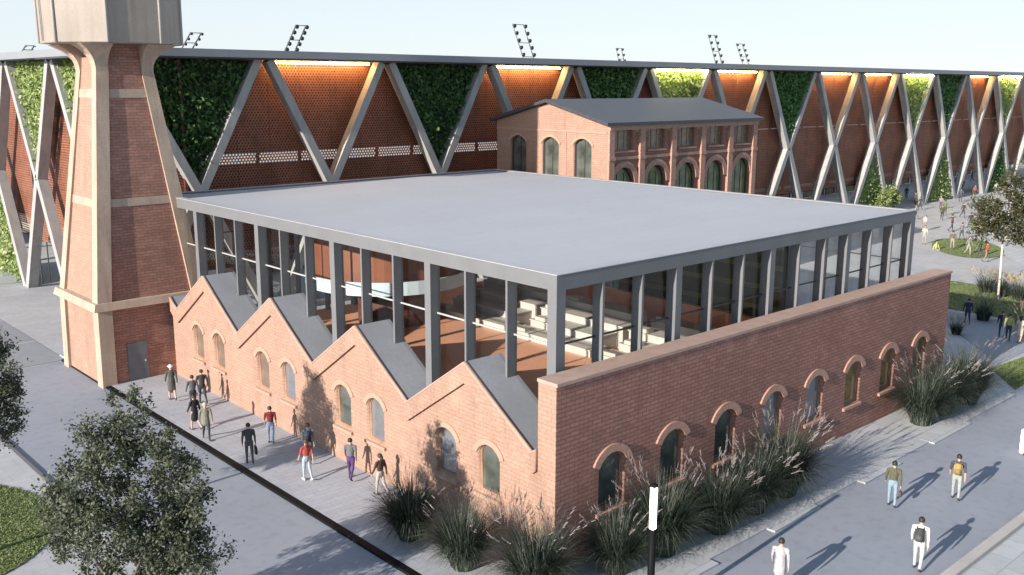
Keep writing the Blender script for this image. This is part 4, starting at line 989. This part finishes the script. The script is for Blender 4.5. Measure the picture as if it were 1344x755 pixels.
hd, nf = person('person in a dark blue shirt wearing a yellow backpack on the right road', 15.5, -6.3, R(20), (.05, .055, .08), (.27, .30, .28), stride=.4, h=1.82, group=GR, sleeves=False)
backpack(nf, 'mustard yellow backpack on the farthest walker of the right road', (.30, .23, .08), (.22, .16, .05))
hd, nf = person('person in a white long sleeved top and pale trousers wearing a dark backpack', 9.0, -7.85, R(15), (.62, .61, .58), (.42, .43, .42), stride=.4, h=1.85, group=GR, arms=(.25, -.35))
backpack(nf, 'charcoal backpack on the white shirted walker nearest the kerb', (.04, .045, .045), (.07, .075, .075))
person('person in a long grey coat cut off by the bottom edge on the right road', 4.4, -5.55, R(25), (.33, .33, .35), (.20, .20, .22), stride=.4, coat=.65, group=GR, h=1.8)
GQ = 'people on the path behind the wall end'
person('person in a dark blue tracksuit walking away past the end of the brick wall', 44.3, 5.3, R(30), (.02, .03, .07), (.02, .028, .06), group=GQ, vox=.022)
person('person in black leading the couple on the path by the wedge lawn', 42.2, 2.3, R(20), (.015, .02, .03), (.03, .05, .09), group=GQ, vox=.022)
person('person in a yellow green top left of the cream dress on the path', 41.7, 1.7, R(15), (.32, .36, .12), (.04, .045, .06), group=GQ, vox=.022)
person('person in a cream dress at the right end of the group on the path', 41.6, 1.0, R(10), (.52, .46, .36), (.48, .42, .33), group=GQ, vox=.022, skirt=.6, female=True, bare=True)
GF = 'distant people scattered over the plaza'
far = [
 (94.2, 29.1, (.05, .055, .03), (.04, .04, .045), 'person in dark clothes close by the green wall foot, nearer of two in line', {}),
 (98.6, 30.7, (.10, .14, .06), (.06, .06, .06), 'person in dull green just behind the one in dark clothes by the green wall', {}),
 (98.2, 28.3, (.06, .05, .06), (.05, .05, .06), 'person in charcoal walking right of the pair before the green wall', {}),
 (110.3, 32.1, (.18, .16, .15), (.10, .10, .11), 'person in light grey farther back in front of a brace foot', {}),
 (85.8, 24.3, (.09, .05, .05), (.05, .055, .06), 'person in a dark maroon top crossing the middle of the plaza', {}),
 (89.7, 23.9, (.04, .04, .05), (.06, .06, .065), 'striding person in black beside the small yellow green shrub', dict(stride=.9)),
 (84.0, 26.5, (.42, .40, .38), (.22, .21, .21), 'person in pale grey seen beside the far roof corner', {}),
 (74.8, 22.3, (.36, .34, .30), (.30, .28, .26), 'person in beige standing below the pale grey one by the roof corner', dict(stride=.1)),
 (73.9, 19.1, (.12, .10, .08), (.28, .25, .22), 'person in a brown top and tan trousers on the oval lawn', {}),
 (71.9, 16.7, (.20, .21, .16), (.32, .31, .28), 'person in khaki, leftmost of three walking side by side', {}),
 (71.2, 15.4, (.04, .09, .045), (.05, .05, .055), 'person in a dark green top, middle of three walking side by side', {}),
 (69.2, 14.0, (.50, .06, .05), (.22, .20, .20), 'person in a bright red top, right of three walking side by side', {}),
 (101.4, 35.1, (.05, .05, .05), (.05, .05, .055), 'person in black just above the far roof corner', {}),
 (104.5, 37.2, (.06, .055, .05), (.04, .04, .04), 'person in dark brown beside the brace foot left of the plaza', {}),
 (111.7, 41.9, (.05, .05, .06), (.05, .05, .05), 'person in dark grey under the stadium overhang, left one', {}),
 (130.1, 41.9, (.03, .03, .04), (.03, .03, .035), 'person in black under the stadium overhang, right one of a pair', {}),
 (131.7, 43.5, (.05, .045, .05), (.04, .04, .045), 'person in dark clothes under the stadium overhang, left one of a pair', {}),
 (146.0, 47.0, (.08, .08, .085), (.05, .05, .05), 'farthest person, deep under the stadium overhang', {}),
 (126.1, 34.4, (.20, .20, .20), (.10, .10, .11), 'person in mid grey near the green wall at the right edge', {}),
 (127.8, 36.0, (.35, .33, .30), (.14, .13, .13), 'person in a pale top near the green wall at the right edge', {}),
 (118.0, 30.5, (.10, .10, .13), (.07, .07, .08), 'lone person in slate blue in the open plaza before the far braces', {}),
]
far += [
 (104.0, 33.6, (.22, .20, .18), (.08, .08, .09), 'person in taupe standing close to the end of the lime green base triangle', {}),
 (114.5, 35.5, (.06, .07, .10), (.05, .05, .06), 'person in navy between two brace feet beyond the plaza', {}),
 (121.0, 36.3, (.28, .10, .08), (.06, .06, .06), 'person in faded red by the brace feet beyond the plaza', {}),
 (92.5, 31.5, (.30, .30, .32), (.12, .12, .13), 'person in silver grey walking in front of the dark pair by the green wall', {}),
 (106.0, 27.5, (.05, .05, .05), (.20, .19, .18), 'person in a black top and grey trousers alone on the open plaza', {}),
 (80.5, 21.0, (.16, .17, .20), (.07, .07, .08), 'person in slate grey just beyond the oval lawn', {}),
]
for i, (x, y, tp, lg, lb, kw) in enumerate(far):
    person(lb, x, y, R([200, 30, 250, 110, 310, 60, 170][i % 7]), tp, lg, group=GF, vox=.03, h=1.78+.06*((i*5) % 3), **kw)
person('person in a lime top sitting on the ground at the edge of the oval lawn', 72.4, 20.0, R(250), (.42, .46, .14), (.20, .20, .16), group=GF, vox=.03, sit=True)
person('person in an orange red jacket at the far left edge near the green wall', -.5, 62.0, R(250), (.55, .10, .04), (.05, .05, .06), vox=.03)
